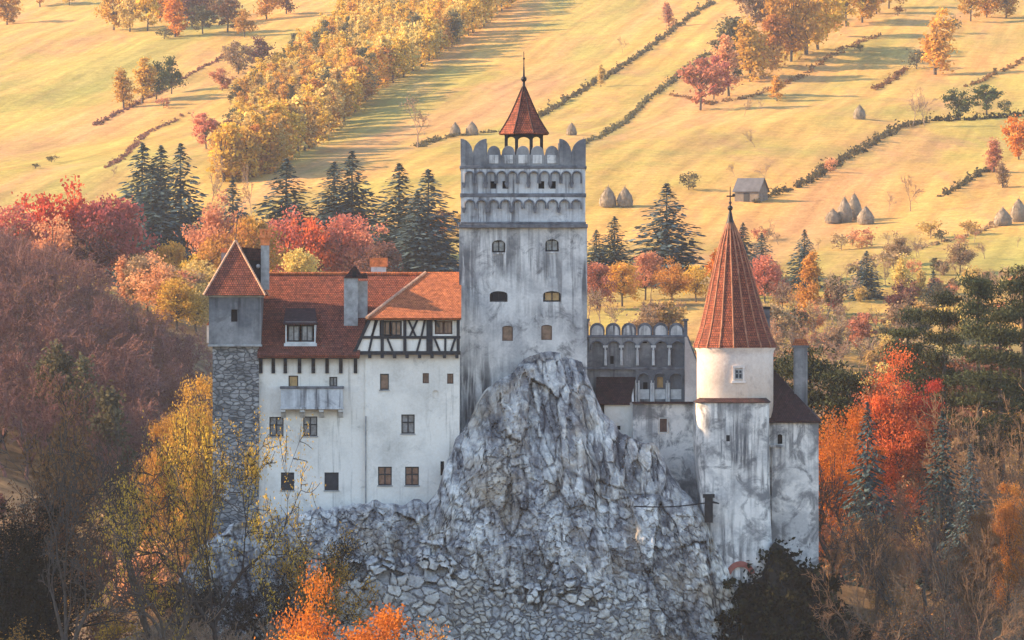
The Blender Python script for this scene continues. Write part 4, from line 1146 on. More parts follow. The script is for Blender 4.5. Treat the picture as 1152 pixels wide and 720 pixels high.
    h.prism([(X(a,Yb),Z(c_,Yb)) for a,c_ in pts], Yb-.02, Yb+.4); h.build("bare_stone_patch", M['greystone'], k)
    ar = MB()
    for i in range(10):
        t0, t1 = math.pi*(.10+.8*i/10), math.pi*(.10+.8*(i+1)/10)
        P = lambda t, r_: (X(833 - r_*.95*math.cos(t),396), Z(650 - r_*1.05*math.sin(t),396))
        ar.prism([P(t0,12),P(t1,12),P(t1,18),P(t0,18)], 395.75, 396.4)
    ar.build("brick_arch", M['redplaster'], k)
    # annex
    Ya = 398.8
    a = empty("annex_building", (X(893,Ya), Ya+3, Z(610,Ya)), "narrow peeling annex with dark red lean-to roof and tall chimney right of the round tower", "building")
    w = MB(); xl, xr = X(855,Ya), X(921,Ya)
    w.wall(xl, xr, Z(680,Ya), Z(473,Ya), Ya, [hole(877.5,494,5.5,11,Ya,.12,.4)])
    for x in (xl, xr): w.poly([(x,Ya,Z(680,Ya)),(x,Ya+7,Z(680,Ya)),(x,Ya+7,Z(473,Ya)),(x,Ya,Z(473,Ya))])
    w.poly([(xl,Ya+7,Z(680,Ya)),(xr,Ya+7,Z(680,Ya)),(xr,Ya+7,Z(473,Ya)),(xl,Ya+7,Z(473,Ya))])
    w.box(X(868,Ya), X(879,Ya), Ya-.25, Ya+.02, Z(680,Ya), Z(503,Ya)); w.box(X(866,Ya), X(881,Ya), Ya-.4, Ya+.02, Z(503,Ya), Z(500.5,Ya))
    w.build("wall", M['patchy'], a)
    p = MB(); p.box(X(874,Ya),X(881,Ya),Ya+.3,Ya+.33,Z(500,Ya),Z(488,Ya)); p.build("loophole", M['void'], a)
    # a roof that falls towards the right and the front
    r = MB()
    A = (X(852,Ya-.3),Ya-.3,Z(473.5,Ya)); B = (X(923,Ya-.3),Ya-.3,Z(473.5,Ya)); C = (X(868,Ya+3.5),Ya+3.5,Z(413,Ya+3.5)); D = (X(923,Ya+7.3),Ya+7.3,Z(473.5,Ya)); E = (X(852,Ya+7.3),Ya+7.3,Z(473.5,Ya)); G = (X(852,Ya+3.5),Ya+3.5,Z(413,Ya+3.5))
    r.poly([A,B,C,G]); r.poly([B,D,C]); r.poly([D,E,G,C]); r.poly([A,B,(B[0],B[1],B[2]-.15),(A[0],A[1],A[2]-.15)])
    r.poly([(A[0],A[1],A[2]-.15),(B[0],B[1],B[2]-.15),(B[0],Ya+.1,B[2]-.15),(A[0],Ya+.1,A[2]-.15)])
    ro = r.build("roof", M['tiled'], a)
    c = MB(); Yk = Ya+1.6; c.box(X(893.5,Yk), X(908.5,Yk), Yk, Yk+1.1, Z(466,Yk), Z(391,Yk)); c.box(X(892,Yk), X(910,Yk), Yk-.1, Yk+1.2, Z(391,Yk), Z(388.5,Yk))
    c.mi = 1; c.prism([(X(891.5,Yk),Z(388.5,Yk)),(X(910.5,Yk),Z(388.5,Yk)),(X(906,Yk),Z(381,Yk)),(X(895,Yk),Z(381,Yk))], Yk-.12, Yk+1.2)
    o = c.build("chimney", [M['dark'], M['tileo']], None); o.parent = ro
build_round()

# ---- iron bracket with its cable
def build_bracket():
    Y = 395.2
    b = MB()
    b.box(X(793,Y), X(802,Y), Y, Y+.6, Z(588,Y), Z(556,Y)); b.box(X(791,Y), X(804,Y), Y-.1, Y+.7, Z(560,Y), Z(556,Y))
    b.tube((X(802,Y),Y+.2,Z(565,Y)), (X(809,Y),Y+.2,Z(566.5,Y)), .10, .05)
    k = b.build("iron_bracket", M['iron']); tag(k, "black iron bracket box fixed on the rock beside the white bastion", "bracket")
    c = MB(); prev = None
    for i in range(13):
        t = i/12; p = (X(793-80*t,Y), Y-.6*math.sin(math.pi*t)-1.2*t, Z(566+2*math.sin(math.pi*t)+3*t,Y))
        if prev: c.tube(prev, p, .055, .055, 5)
        prev = p
    o = c.build("cable", M['iron'], None); o.parent = k
build_bracket()

# ------------------------------------------------------------------ trees
def quads_from(c, nrm, up, ln, wd):
    """diamond leaves: centres c, long axis up, half width axis = nrm x up"""
    s = np.cross(nrm, up); s /= (np.linalg.norm(s, axis=1, keepdims=True) + 1e-9)
    a = c - up*ln[:, None]; b = c + s*wd[:, None]; d = c + up*ln[:, None]; e = c - s*wd[:, None]
    v = np.stack([a, b, d, e], 1).reshape(-1, 3)
    f = np.arange(len(c)*4).reshape(-1, 4)
    return v, f
def rand_dirs(rng, n):
    d = rng.normal(size=(n, 3)); return d / np.linalg.norm(d, axis=1, keepdims=True)
def leaves(rng, c, size, asp=.6, flat=0.0, var=.4):
    n = len(c); nr = rand_dirs(rng, n)
    if flat: nr = nr*(1-flat) + np.array([0, 0, flat*1.4]); nr /= np.linalg.norm(nr, axis=1, keepdims=True)
    up = rand_dirs(rng, n); up -= nr*np.sum(up*nr, 1, keepdims=True); up /= (np.linalg.norm(up, axis=1, keepdims=True)+1e-9)
    ln = size*(1-var+2*var*rng.random(n))
    return quads_from(c, nr, up, ln, ln*asp)
class Tubes:
    def __init__(s): s.v = []; s.f = []; s.n = 0
    def seg(s, p0, p1, r0, r1, n=4):
        d = p1 - p0; L = np.linalg.norm(d)
        if L < 1e-7: return
        d = d/L; a = np.cross(d, (0.31, 0.2, 0.93) if abs(d[2]) < .9 else (1, 0, 0)); a /= np.linalg.norm(a); b = np.cross(d, a)
        t = np.arange(n)*2*math.pi/n
        ring = np.cos(t)[:, None]*a + np.sin(t)[:, None]*b
        s.v.append(p0+ring*r0); s.v.append(p1+ring*r1)
        i = np.arange(n); j = (i+1) % n
        s.f.append(np.stack([i, j, j+n, i+n], 1) + s.n); s.n += 2*n
    def get(s):
        if not s.v: return np.zeros((0,3)), np.zeros((0,4), int)
        return np.concatenate(s.v), np.concatenate(s.f)

def g_broad(seed, nclump=26, per=60, leaf=.022, rx=.33, rz=.38, cz=.60, low=.2, cone=0.0, cr=.11):
    rng = np.random.default_rng(seed); T = Tubes(); C = []
    top = np.array([rng.normal()*.02, rng.normal()*.02, cz])
    trunk = [np.zeros(3), np.array([rng.normal()*.01, rng.normal()*.01, cz*.45]), top, top+np.array([0,0,rz*.6])]
    rr = [.022, .016, .010, .004]
    for i in range(3): T.seg(trunk[i], trunk[i+1], rr[i], rr[i+1], 6)
    lean = rng.normal(size=2)*.05
    k = 0
    while k < nclump:
        d = rand_dirs(rng, 1)[0]; r = rng.random()**.4*(.75+.35*rng.random())
        p = np.array([d[0]*rx*r, d[1]*rx*r, cz+d[2]*rz*r])
        if p[2] < low or p[2] > .99: continue
        if cone: p[:2] *= max(.15, 1 - cone*max(0, (p[2]-low)/(1-low)))
        p[:2] += lean*(p[2]-.3)
        k += 1
        t0 = trunk[1]*.9 + (top-trunk[1])*min(1.3, max(0, (p[2]-.3)*1.2)); t0 = np.array([t0[0], t0[1], min(t0[2], p[2]-.03)])
        m = (t0+p)/2 + np.array([0,0,.02]); T.seg(t0, m, .007, .005, 4); T.seg(m, p, .005, .002, 4)
        c = cr*(.6+.8*rng.random()); n = int(per*(.5+rng.random()))
        q = rng.normal(size=(n, 3))*c*np.array([.55,.55,.42]) + p
        C.append(q)
    c = np.concatenate(C); c = c[c[:,2] > low*.5]
    return T.get(), leaves(rng, c, leaf, .65, .25)
def g_spruce(seed, layers=30, rad=.23, low=.05, leaf=.03, dens=9):
    rng = np.random.default_rng(seed); T = Tubes()
    T.seg(np.zeros(3), np.array([0,0,1.0]), .012, .001, 6)
    C, N, U, LN = [], [], [], []
    for k in range(layers):
        t = k/(layers-1); z = low + (1-low)*(t**.92)*.985
        r = rad*(1-t)**.82*(.78+.4*rng.random()) + .006
        nb = max(4, int(dens*(1-.45*t)))
        a0 = rng.random()*6.28
        for i in range(nb):
            if rng.random() < .09: continue
            a = a0 + 6.283*i/nb + rng.normal()*.25; L = r*(.65+.5*rng.random())
            dr = np.array([math.cos(a), math.sin(a), 0]); tan = np.array([-dr[1], dr[0], 0])
            drop = .25+.35*(1-t)+rng.normal()*.08
            m = max(3, int(L/.020))
            for q in range(m):
                s = (q+.6)/m
                p = np.array([0,0,z]) + dr*L*s + np.array([0,0,-drop*L*s + .35*drop*L*s*s])
                side = rng.normal()*.35*L*(1-.75*s)
                C.append(p + tan*side + np.array([0,0,rng.normal()*.006])); U.append(dr*.8+tan*rng.normal()*.6+np.array([0,0,-.45]))
                N.append(np.array([0,0,1.0])+rng.normal(size=3)*.35); LN.append(leaf*(.7+.6*rng.random())*(.55+.6*(1-t)))
    C = np.array(C); N = np.array(N); U = np.array(U); U /= np.linalg.norm(U, axis=1, keepdims=True); LN = np.array(LN)
    N /= np.linalg.norm(N, axis=1, keepdims=True)
    return T.get(), quads_from(C, N, U, LN, LN*.42)
def g_pine(seed, nb=34, leaf=.020, per=150, spread=.30):
    rng = np.random.default_rng(seed); T = Tubes(); C = []
    bend = rng.normal(size=2)*.035; off = rng.random()
    tr = [np.array([bend[0]*math.sin(3*t), bend[1]*math.sin(2.4*t), t*.96]) for t in np.linspace(0, 1, 8)]
    for i in range(7): T.seg(tr[i], tr[i+1], .019*(1-i/8), .019*(1-(i+1)/8), 6)
    for k in range(nb):
        t = .14+.84*rng.random()**.85; t = round(t*8+off)/8 - off/8 + rng.normal()*.022; t = min(.985, max(.1, t)); i = min(6, int(t*7)); p0 = tr[i]+(tr[i+1]-tr[i])*(t*7-i)
        a = rng.random()*6.283; L = spread*(1.05-t)**.6*(.3+.9*rng.random())
        e = p0 + np.array([math.cos(a)*L, math.sin(a)*L, L*(.12+.35*rng.random()*t)])
        m = (p0+e)/2 - np.array([0,0,.015]); T.seg(p0, m, .006, .004, 4); T.seg(m, e, .004, .002, 4)
        for j in range(3):
            c = e + (m-e)*j*.42 + rng.normal(size=3)*np.array([.02,.02,.008])
            n = int(per/3*(.5+rng.random()))
            C.append(c + rng.normal(size=(n,3))*np.array([.036,.036,.011])*(.7+.6*rng.random()))
    c = np.concatenate(C); n = len(c); nr = rand_dirs(rng, n); up = rand_dirs(rng, n)*.8+np.array([0,0,.7]); up /= np.linalg.norm(up,axis=1,keepdims=True)
    ln = leaf*(.6+.8*rng.random(n))
    return T.get(), quads_from(c, nr, up, ln, ln*.30)
def g_bare(seed, levels=6, nleaf=0, leaf=.012, stems=1, twig=.0011, spread=.62, rad=.016, up=.35, side=2, first=.24, tipleaf=True, asp=.6, shrink=.76):
    rng = np.random.default_rng(seed); T = Tubes(); tips = []
    def grow(p, d, L, r, lv):
        n = 3 if lv < 4 else 2
        for i in range(n):
            d = d + rng.normal(size=3)*.13 + np.array([0,0,up*.07]); d /= np.linalg.norm(d)
            q = p + d*L/n; r1 = max(twig, r*(1-.30*(i+1)/n))
            T.seg(p, q, max(twig, r*(1-.30*i/n)), r1, 6 if lv < 2 else (4 if lv < 4 else 3))
            if lv >= 1 and i < n-1 or lv >= 3:
                for _ in range(side if lv >= 2 else 1):
                    if lv < levels and rng.random() < .62:
                        e = d + rand_dirs(rng, 1)[0]*.95; e /= np.linalg.norm(e)
                        grow(q, e, L*.55*(.7+.5*rng.random()), r1*.5, lv+2)
            p = q
            if lv >= levels-2: tips.append((p.copy(), d.copy()))
        if lv >= levels: return
        for k in range(2 if rng.random() < .72 else 3):
            e = d + rand_dirs(rng, 1)[0]*spread; e[2] += up*.25; e /= np.linalg.norm(e)
            grow(p, e, L*shrink*(.75+.45*rng.random()), r1*.72, lv+1)
    for s in range(stems):
        a = rng.random()*6.28; tl = .08 if stems == 1 else .55
        d = np.array([math.cos(a)*tl*rng.random(), math.sin(a)*tl*rng.random(), 1.0]); d /= np.linalg.norm(d)
        grow(np.array([rng.normal()*.03*(stems>1), rng.normal()*.03*(stems>1), -.02]), d, first*(.8+.4*rng.random()), rad/(stems**.45), 0)
    v, f = T.get()
    zm = v[:,2].max(); v = v/zm
    lv_ = (np.zeros((0,3)), np.zeros((0,4), int))
    if nleaf:
        P = np.array([t[0] for t in tips])/zm
        c = P[rng.integers(0, len(P), nleaf)] + rng.normal(size=(nleaf,3))*.016
        lv_ = leaves(rng, c, leaf, asp, .1)
    return (v, f), lv_
def g_shrub(seed, per=26, leaf=.05):
    return g_broad(seed, 16, per, leaf, .52, .40, .52, .08, cr=.17)

GEN = dict(
    broad=lambda s: g_broad(s, 46, 90, .021, .40, .44, .54, .08), broadfar=lambda s: g_broad(s, 34, 56, .031, .38, .44, .54, .10),
    colfar=lambda s: g_broad(s, 18, 46, .026, .20, .49, .48, .02, .70, .085),
    column=lambda s: g_broad(s, 34, 64, .025, .23, .47, .52, .05, .60, .085),
    cone=lambda s: g_broad(s, 44, 70, .017, .22, .48, .48, .05, .80, .07),
    shrub=lambda s: g_shrub(s), bush=lambda s: g_shrub(s, 50, .03),
    spruce=lambda s: g_spruce(s, 38, .24, .03, .030, 14), sprucefar=lambda s: g_spruce(s, 22, .23, .04, .042, 7), sprucenear=lambda s: g_spruce(s, 46, .25, .03, .024, 14),
    pine=lambda s: g_pine(s, 56, .0105, 190, .20),
    barefar=lambda s: g_bare(s, 5, 260, .016, side=2, twig=.0030, rad=.017),
    barethin=lambda s: g_bare(s, 5, 60, .012, side=2, twig=.0026, rad=.014),
    barewood=lambda s: g_bare(s, 6, 900, .009, side=2, twig=.0016, rad=.016, first=.26),
    bare=lambda s: g_bare(s, 6, 350, .0055, side=1, twig=.0014, rad=.020, spread=.70),
    leafy=lambda s: g_bare(s, 6, 13000, .0050, side=2, twig=.0013, rad=.021, spread=.80, first=.30, up=.15),
    sparse=lambda s: g_bare(s, 6, 5200, .0068, side=2, twig=.0012, rad=.017, spread=.7),
    thicket=lambda s: g_bare(s, 5, 700, .010, stems=6, side=2, twig=.0016, rad=.014, first=.28, spread=.6),
    twigs=lambda s: g_bare(s, 5, 0, .011, stems=14, side=2, twig=.0030, rad=.016, first=.30, spread=.5, up=.5),
    fire=lambda s: g_broad(s, 70, 430, .0058, .31, .47, .50, .06, .35, .075),
)
NAMES = dict(broad="broadleaf_tree", broadfar="broadleaf_tree", column="slender_tree", colfar="slender_tree", cone="larch_tree", shrub="shrub", bush="shrub", spruce="spruce_tree",
             sprucefar="spruce_tree", sprucenear="spruce_tree", pine="pine_tree", barefar="bare_tree", barethin="bare_tree", barewood="bare_tree", bare="bare_tree",
             leafy="broadleaf_tree", sparse="broadleaf_tree", thicket="thicket_bush", twigs="bare_shrub", fire="broadleaf_tree")
CATS = dict(shrub="shrub", bush="shrub", thicket="bush", twigs="shrub")
_geo, _mesh = {}, {}
def geo(kind, v):
    if (kind, v) not in _geo: _geo[(kind, v)] = GEN[kind](sum(map(ord, kind))*13 + v*101 + 7)
    return _geo[(kind, v)]
def meshes(kind, v, leaf, bark, split):
    key = (kind, v, leaf, bark, split)
    if key in _mesh: return _mesh[key]
    (tv, tf), (lv, lf) = geo(kind, v)
    if split:
        a = arr_mesh("trunk", tv, tf, [M[bark]], smooth=True)
        b = arr_mesh("crown", lv, lf, [L[leaf]]) if len(lf) else None
        _mesh[key] = (a, b)
    else:
        V = np.concatenate([tv, lv]); Fc = np.concatenate([tf, lf+len(tv)])
        _mesh[key] = (arr_mesh(NAMES[kind], V, Fc, [M[bark], L[leaf]], np.concatenate([np.zeros(len(tf), int), np.ones(len(lf), int)])), None)
    return _mesh[key]
_tr = random.Random(17)
def tree(kind, leaf, x, y, h, label, group=None, w=1.0, v=None, split=None, bark='bark', sink=.15, rot=None, z=None, name=None):
    if v is None: v = _tr.randrange(4)
    px_h = h*F/y
    if split is None: split = px_h > 55
    a, b = meshes(kind, v, leaf, bark, split)
    zb = (h1(x, y) if z is None else z) - sink
    rz = _tr.random()*6.283 if rot is None else rot
    nm = name or NAMES[kind]
    if split and b is not None:
        o = bpy.data.objects.new(nm, None); COL.objects.link(o); o.empty_display_size = .5
        for n_, m_ in (("trunk", a), ("crown", b)):
            c = bpy.data.objects.new(n_, m_); COL.objects.link(c); c.parent = o
    else:
        o = bpy.data.objects.new(nm, a); COL.objects.link(o)
    o.location = (x, y, zb); o.rotation_euler = (0, 0, rz); o.scale = (h*w, h*w, h)
    return tag(o, label, CATS.get(kind, "tree"), group)
def T_hill(kind, leaf, px, base, hpx, label, group=None, w=1.0, **kw):
    x, y, z = hit(px, base)
    return tree(kind, leaf, x, y, hpx*y/F, label, group, w, **kw)
def T_at(kind, leaf, px, top, Y, label, group=None, w=1.0, **kw):
    x = X(px, Y); z = h1(x, Y)
    return tree(kind, leaf, x, Y, max(1.0, Z(top, Y) - z + .15), label, group, w, **kw)

# ---- far hillside: every tree with its own place
HILL = [
 ('broadfar','yellow',8,28,38,"golden tree in the top left corner above the open meadow",1.1), ('broadfar','amber',45,8,30,"amber treetop on the upper left edge of the meadow",1.0),
 ('broadfar','yellow',78,6,22,"small golden treetop beside the amber one at upper left",1.0),
 ('broadfar','yellow',128,34,44,"golden tree at the left end of the upper left clump",.8), ('broadfar','pale',146,36,48,"pale golden birch second in the upper left clump",.75),
 ('broadfar','yellow',166,35,44,"golden birch just left of the orange tree in the clump",.75), ('column','orange',197,42,48,"bright orange tree in front of the upper left clump",1.1),
 ('broadfar','mauve',216,30,44,"mauve brown tree just right of the bright orange tree",.9), ('broadfar','tan',240,26,42,"tan half bare tree at the right of the upper left clump",.9),
 ('broadfar','yellow',275,42,30,"low golden tree over the dark shadow of the upper clump",.9), ('broadfar','amber',300,22,40,"amber tree between the upper left clump and the young wood",.9),
 ('broadfar','brown',322,16,34,"brownish tree beside the young wood at the top edge",.9), ('broadfar','tan',268,84,36,"tan tree at the upper edge of the young wood",.9),
 ('broadfar','peach',250,102,26,"peach coloured small tree beside the young wood",1.0), ('broadfar','mauve',290,78,34,"mauve bare tree at the edge of the young wood",1.0),
 ('broadfar','mauve',206,20,40,"mauve tree behind the bright orange tree at the top edge",1.0), ('broadfar','scrub',228,38,30,"dull green low tree right of the mauve tree in the upper left clump",1.1),
 ('broadfar','brown',256,36,34,"brown tree over the upper clump's dark shadow",1.1), ('shrub','scrub',185,44,14,"low dull bush at the foot of the bright orange tree",1.6), ('broadfar','amber',180,24,44,"amber tree behind the golden birches of the upper left clump",.9),
 ('broadfar','yellow',920,56,58,"golden tree filling the middle of the right hand grove",.9), ('broadfar','amber',858,88,44,"low amber tree at the front of the right hand grove",.9), ('broadfar','yellow',1000,10,34,"golden treetop at the top edge right of the grove",1.0),
 ('column','yellow',139,122,42,"slim golden tree leading the small clump on the left meadow",1.0), ('column','yellow',160,116,48,"taller golden tree in the small clump on the left meadow",1.1),
 ('broadfar','green',176,112,40,"green tree in the middle of the small clump on the left meadow",.75), ('broadfar','green',193,106,40,"dark green tree at the right of the small clump on the left meadow",.7),
 ('shrub','peach',184,122,14,"low peach shrub under the small clump on the left meadow",1.0),
 ('broadfar','pink',232,168,38,"rose red tree standing at the foot of the young wood",.9), ('broadfar','mauve',257,168,32,"mauve tree touching the rose red tree by the young wood",1.0),
 ('column','pale',263,205,50,"pale yellow slim tree below the rose red tree",.8), ('column','pale',281,200,46,"second pale yellow slim tree at the wood's lower tip",.8),
 ('barethin','mauve',235,245,78,"tall thin bare larch standing over the red trees",.5), ('barethin','mauve',284,245,62,"thin bare tree between the spruces right of the tall larch",.5),
 ('barethin','peach',470,166,62,"pinkish bare birch alone on the meadow left of the keep",1.0), ('barethin','mauve',127,200,18,"tiny bare tree on the lower left meadow",1.0),
 ('shrub','scrub',58,183,11,"grey green shrub on the lower left meadow",1.2), ('shrub','scrub',40,190,8,"smaller grey green shrub on the lower left meadow",1.4),
 ('barethin','peach',750,32,26,"small bare tree by the field edge at the top centre",.9), ('column','peach',752,30,26,"peach tree on the field edge at the top centre",.9),
 ('column','pale',676,98,24,"pale slim tree on the field edge above the keep",.8), ('barethin','tan',700,60,20,"bare sapling on the field edge above the keep",.9),
 ('broadfar','peach',788,124,48,"peach tree with round crown at the left of the right hand grove",.95), ('broadfar','pink',803,112,40,"rose tinted tree behind the peach tree in the grove",.8),
 ('column','peach',820,108,56,"tall peach birch in the right hand grove",.95), ('column','scrub',826,88,62,"grey green tree rising in the right hand grove",1.2),
 ('column','yellow',844,92,58,"golden tree beside the grey green one in the grove",1.0), ('column','amber',870,76,54,"amber tree in the middle of the grove",1.2),
 ('broadfar','yellow',890,70,72,"broad golden tree, tallest of the right hand grove",.72), ('column','yellow',907,62,66,"golden birch touching the tallest tree of the grove",1.1),
 ('broadfar','amber',930,42,56,"amber tree on the upper part of the grove",.75), ('broadfar','yellow',952,30,46,"golden tree above the grove's long shadow",.8),
 ('broadfar','yellow',970,26,46,"golden tree near the grove's upper end",.8), ('broadfar','amber',986,16,36,"amber tree at the grove's upper end",.8),
 ('broadfar','brown',850,30,40,"brownish tree behind the grove at the top edge",.9), ('barethin','mauve',846,40,52,"bare tall tree behind the grove",.7), ('broadfar','tan',868,24,38,"tan tree behind the grove at the top edge",.9),
 ('shrub','scrub',805,62,22,"grey green shrub left of the grove",1.2), ('shrub','scrub',790,75,16,"low grey green shrub left of the grove",1.2),
 ('column','amber',874,114,24,"small amber tree alone below the grove",1.2), ('barethin','brown',858,126,16,"tiny brown sapling below the grove",1.0), ('barethin','tan',837,130,22,"bare sapling below the peach birch",1.0),
 ('shrub','green',968,58,10,"small dark green bush alone above the haystack",1.3),
 ('column','amber',1052,84,60,"tall amber tree alone on the upper right meadow",1.05), ('shrub','scrub',1031,78,26,"rounded grey green bush beside the tall amber tree",1.1),
 ('shrub','scrub',1072,38,22,"grey green bush above the tall amber tree's shadow",1.1), ('broadfar','yellow',1092,24,32,"golden tree near the top right corner",1.0),
 ('broadfar','amber',1110,20,26,"amber tree near the top right corner",1.0), ('broadfar','yellow',1132,20,34,"golden tree in the top right corner",1.0), ('shrub','brown',1010,18,14,"brown bare bush at the top edge right of the grove",1.2),
 ('barethin','peach',1040,142,46,"thin pink tree above the dark hedge",.9), ('barethin','mauve',1027,142,38,"bare tree beside the thin pink tree",.9),
 ('broadfar','green',1078,134,34,"dark green tree standing over the dark hedge",.9), ('broadfar','green',1110,128,27,"dark green tree right of the first over the dark hedge",1.2), ('shrub','green',1130,128,18,"green bush at the right end of the dark hedge",1.2),
 ('broadfar','orange',1146,180,50,"orange tree at the right edge of the meadow",.8), ('column','peach',1118,194,36,"peach tree left of the orange tree at the meadow's right edge",1.0), ('column','tan',1128,212,28,"tan small tree below the peach one at right",1.0),
 ('barethin','peach',1024,238,44,"pink bare tree by the clustered haystacks",.9), ('barethin','tan',1000,238,24,"bare sapling between the clustered haystacks and the pink tree",.9),
 ('barethin','tan',850,166,22,"leaning bare tree on the meadow above the barn",1.3), ('shrub','peach',934,194,20,"pink bush on the meadow right of the barn",1.0), ('barethin','tan',860,204,22,"bare tree close to the barn",1.1), ('barethin','tan',826,198,16,"bare bush left of the barn",1.2),
 ('shrub','scrub',775,214,24,"grey hazy bush behind the tall spruce right of the keep",1.2),
]
for (kind, leaf, px, b, hp, lab, w) in HILL:
    if kind in ('broadfar', 'column'): w *= 1.22; hp *= 1.25 if (px > 760 and b < 130) else 1.1
    T_hill(kind, leaf, px, b, hp, lab, None, w, bark='barkpale' if kind == 'barethin' else 'bark')

# young wood on the slope: every tree an object
def in_poly(x, y, P):
    c = False; j = len(P)-1
    for i in range(len(P)):
        if (P[i][1] > y) != (P[j][1] > y) and x < (P[j][0]-P[i][0])*(y-P[i][1])/(P[j][1]-P[i][1]) + P[i][0]: c = not c
        j = i
    return c
WOOD = [(248,205),(238,180),(262,150),(262,112),(300,84),(345,52),(372,30),(396,-8),(590,-8),(552,26),(505,56),(455,88),(420,104),(395,132),(362,160),(330,178),(300,196),(270,206)]
rng = random.Random(5); pts = []
tries = 0
while len(pts) < 620 and tries < 60000:
    tries += 1
    px, py = rng.uniform(235, 595), rng.uniform(-8, 206)
    if not in_poly(px, py, WOOD): continue
    dmin = 5.6 + .010*(200-py)
    if any((px-a)**2 + ((py-b)*1.5)**2 < dmin**2 for a, b in pts): continue
    pts.append((px, py))
pts.sort(key=lambda p: -p[1])
WC = ['yellow','yellow','pale','pale','pale','yellow','amber','yellow','scrub']
for px, py in pts[:296]:
    x, y, z = hit(px, py)
    tree('colfar', rng.choice(WC), x, y, rng.uniform(6.0, 9.5) + (6.5 if not in_poly(px+26, py+4, WOOD) else 0), "young birch tree in the dense yellow wood on the upper hillside",
         "young trees of the yellow wood on the hillside", rng.uniform(1.0, 1.4), split=False, sink=1.3)
def far_wood():
    """the upper part of the same wood, past counting"""
    VV, FF, MI, n = [], [], [], 0; names = ['yellow','pale','amber','scrub']
    for px, py in pts[296:]:
        x, y, z = hit(px, py); (tv, tf), (lv, lf) = geo('colfar', rng.randrange(4)); h = rng.uniform(6, 9.5) + (6.5 if not in_poly(px+26, py+4, WOOD) else 0); w = h*rng.uniform(1.0, 1.4)
        a = rng.random()*6.28; c_, s_ = math.cos(a), math.sin(a); V = np.concatenate([tv, lv]); 
        V = np.stack([(V[:,0]*c_-V[:,1]*s_)*w+x, (V[:,0]*s_+V[:,1]*c_)*w+y, V[:,2]*h+z-1.3], 1)
        VV.append(V); FF.append(np.concatenate([tf, lf+len(tv)])+n); n += len(V); k = rng.choice([0,0,0,1,1,1,2,3])
        MI.append(np.concatenate([np.zeros(len(tf), int), np.full(len(lf), k+1)]))
    if VV:
        o = link("young_wood", arr_mesh("young_wood", np.concatenate(VV), np.concatenate(FF), [M['bark']]+[L[q] for q in names], np.concatenate(MI)))
        tag(o, "upper reach of the dense young yellow wood running to the top edge", "wood", kind="stuff")
far_wood()

# hedgerows and scrub lines
def hedgerow(pp, leaf, label, h=1.6, w=1.1, dens=5.0, seed=1, gap=.1):
    r = np.random.default_rng(seed); C = []
    P = [hit(a, b) for a, b in pp]
    for (x0,y0,_), (x1,y1,_) in zip(P, P[1:]):
        n = max(1, int(math.hypot(x1-x0, y1-y0)/1.1))
        for i in range(n):
            if r.random() < min(gap + .10, .30): continue
            t = (i+r.random())/n; x = x0+(x1-x0)*t+r.normal()*w*.35; y = y0+(y1-y0)*t+r.normal()*w*.35
            hh = .8*h*(.2+.7*r.random()+1.1*r.random()**6); z = h1(x, y); k = int(dens*(3+6*r.random()))
            C.append(np.array([x,y,z+hh*.4]) + r.normal(size=(k,3))*np.array([w*.32, w*.32, hh*.30]))
    c = np.concatenate(C)
    v, f = leaves(r, c, .36, .6, .2)
    b = np.array(P[0]); v = v - b
    o = link("hedgerow", arr_mesh("hedgerow", v, f, [L[leaf]])); o.location = b
    tag(o, label, "hedge", "hedgerows across the hillside meadows")
hedgerow([(602,134),(640,112),(690,82),(745,44),(802,4)], 'scrub', "long grey green hedgerow climbing from the keep's turret to the top edge", 1.7, 1.2, 4, 1)
hedgerow([(640,178),(680,152),(725,116),(772,78),(800,60)], 'scrub', "thin hedgerow below and parallel to the long one right of the keep", 1.2, 1.0, 4, 2, .25)
hedgerow([(846,230),(880,218),(915,202),(950,180),(985,160),(1012,146),(1042,138)], 'scrub', "wavy hedgerow climbing from the barn to the dark hedge", 2.0, 1.3, 5, 3)
hedgerow([(1046,137),(1075,136),(1110,134),(1156,130)], 'dark', "dark dense hedge under the green trees at right", 2.4, 1.8, 7, 4, 0)
hedgerow([(1056,222),(1078,212),(1096,200),(1116,190)], 'scrub', "short grey hedgerow above the right hand haystacks", 1.3, 1.0, 5, 5)
hedgerow([(1090,98),(1115,86),(1156,64)], 'brown', "brown hedgerow near the right edge above the dark hedge", 1.1, 1.0, 4, 6, .3)
hedgerow([(985,102),(1000,92),(1018,78)], 'brown', "brown scrub line left of the tall amber tree", 1.6, 1.3, 4, 7, .2)
hedgerow([(108,142),(150,120),(200,92),(262,58)], 'mauve', "mauve scrub line below the small clump on the left meadow", 1.2, 1.0, 3, 8, .35)
hedgerow([(760,108),(800,118),(850,108),(920,74),(990,40)], 'brown', "brown scrub strip along the foot of the right hand grove", 1.0, 1.4, 3, 9, .35)
hedgerow([(960,300),(1010,285),(1080,268),(1156,240)], 'tan', "tan scrub line below the right hand haystacks", 1.0, 1.2, 3, 10, .3)
hedgerow([(120,190),(165,150),(212,128)], 'mauve', "mauve scrub line along the heath strip at left", .9, .9, 2, 11, .4)
hedgerow([(470,166),(490,158),(520,152),(560,148)], 'scrub', "low grey scrub beside the two haystacks left of the turret", 1.0, 1.5, 4, 12, .2)

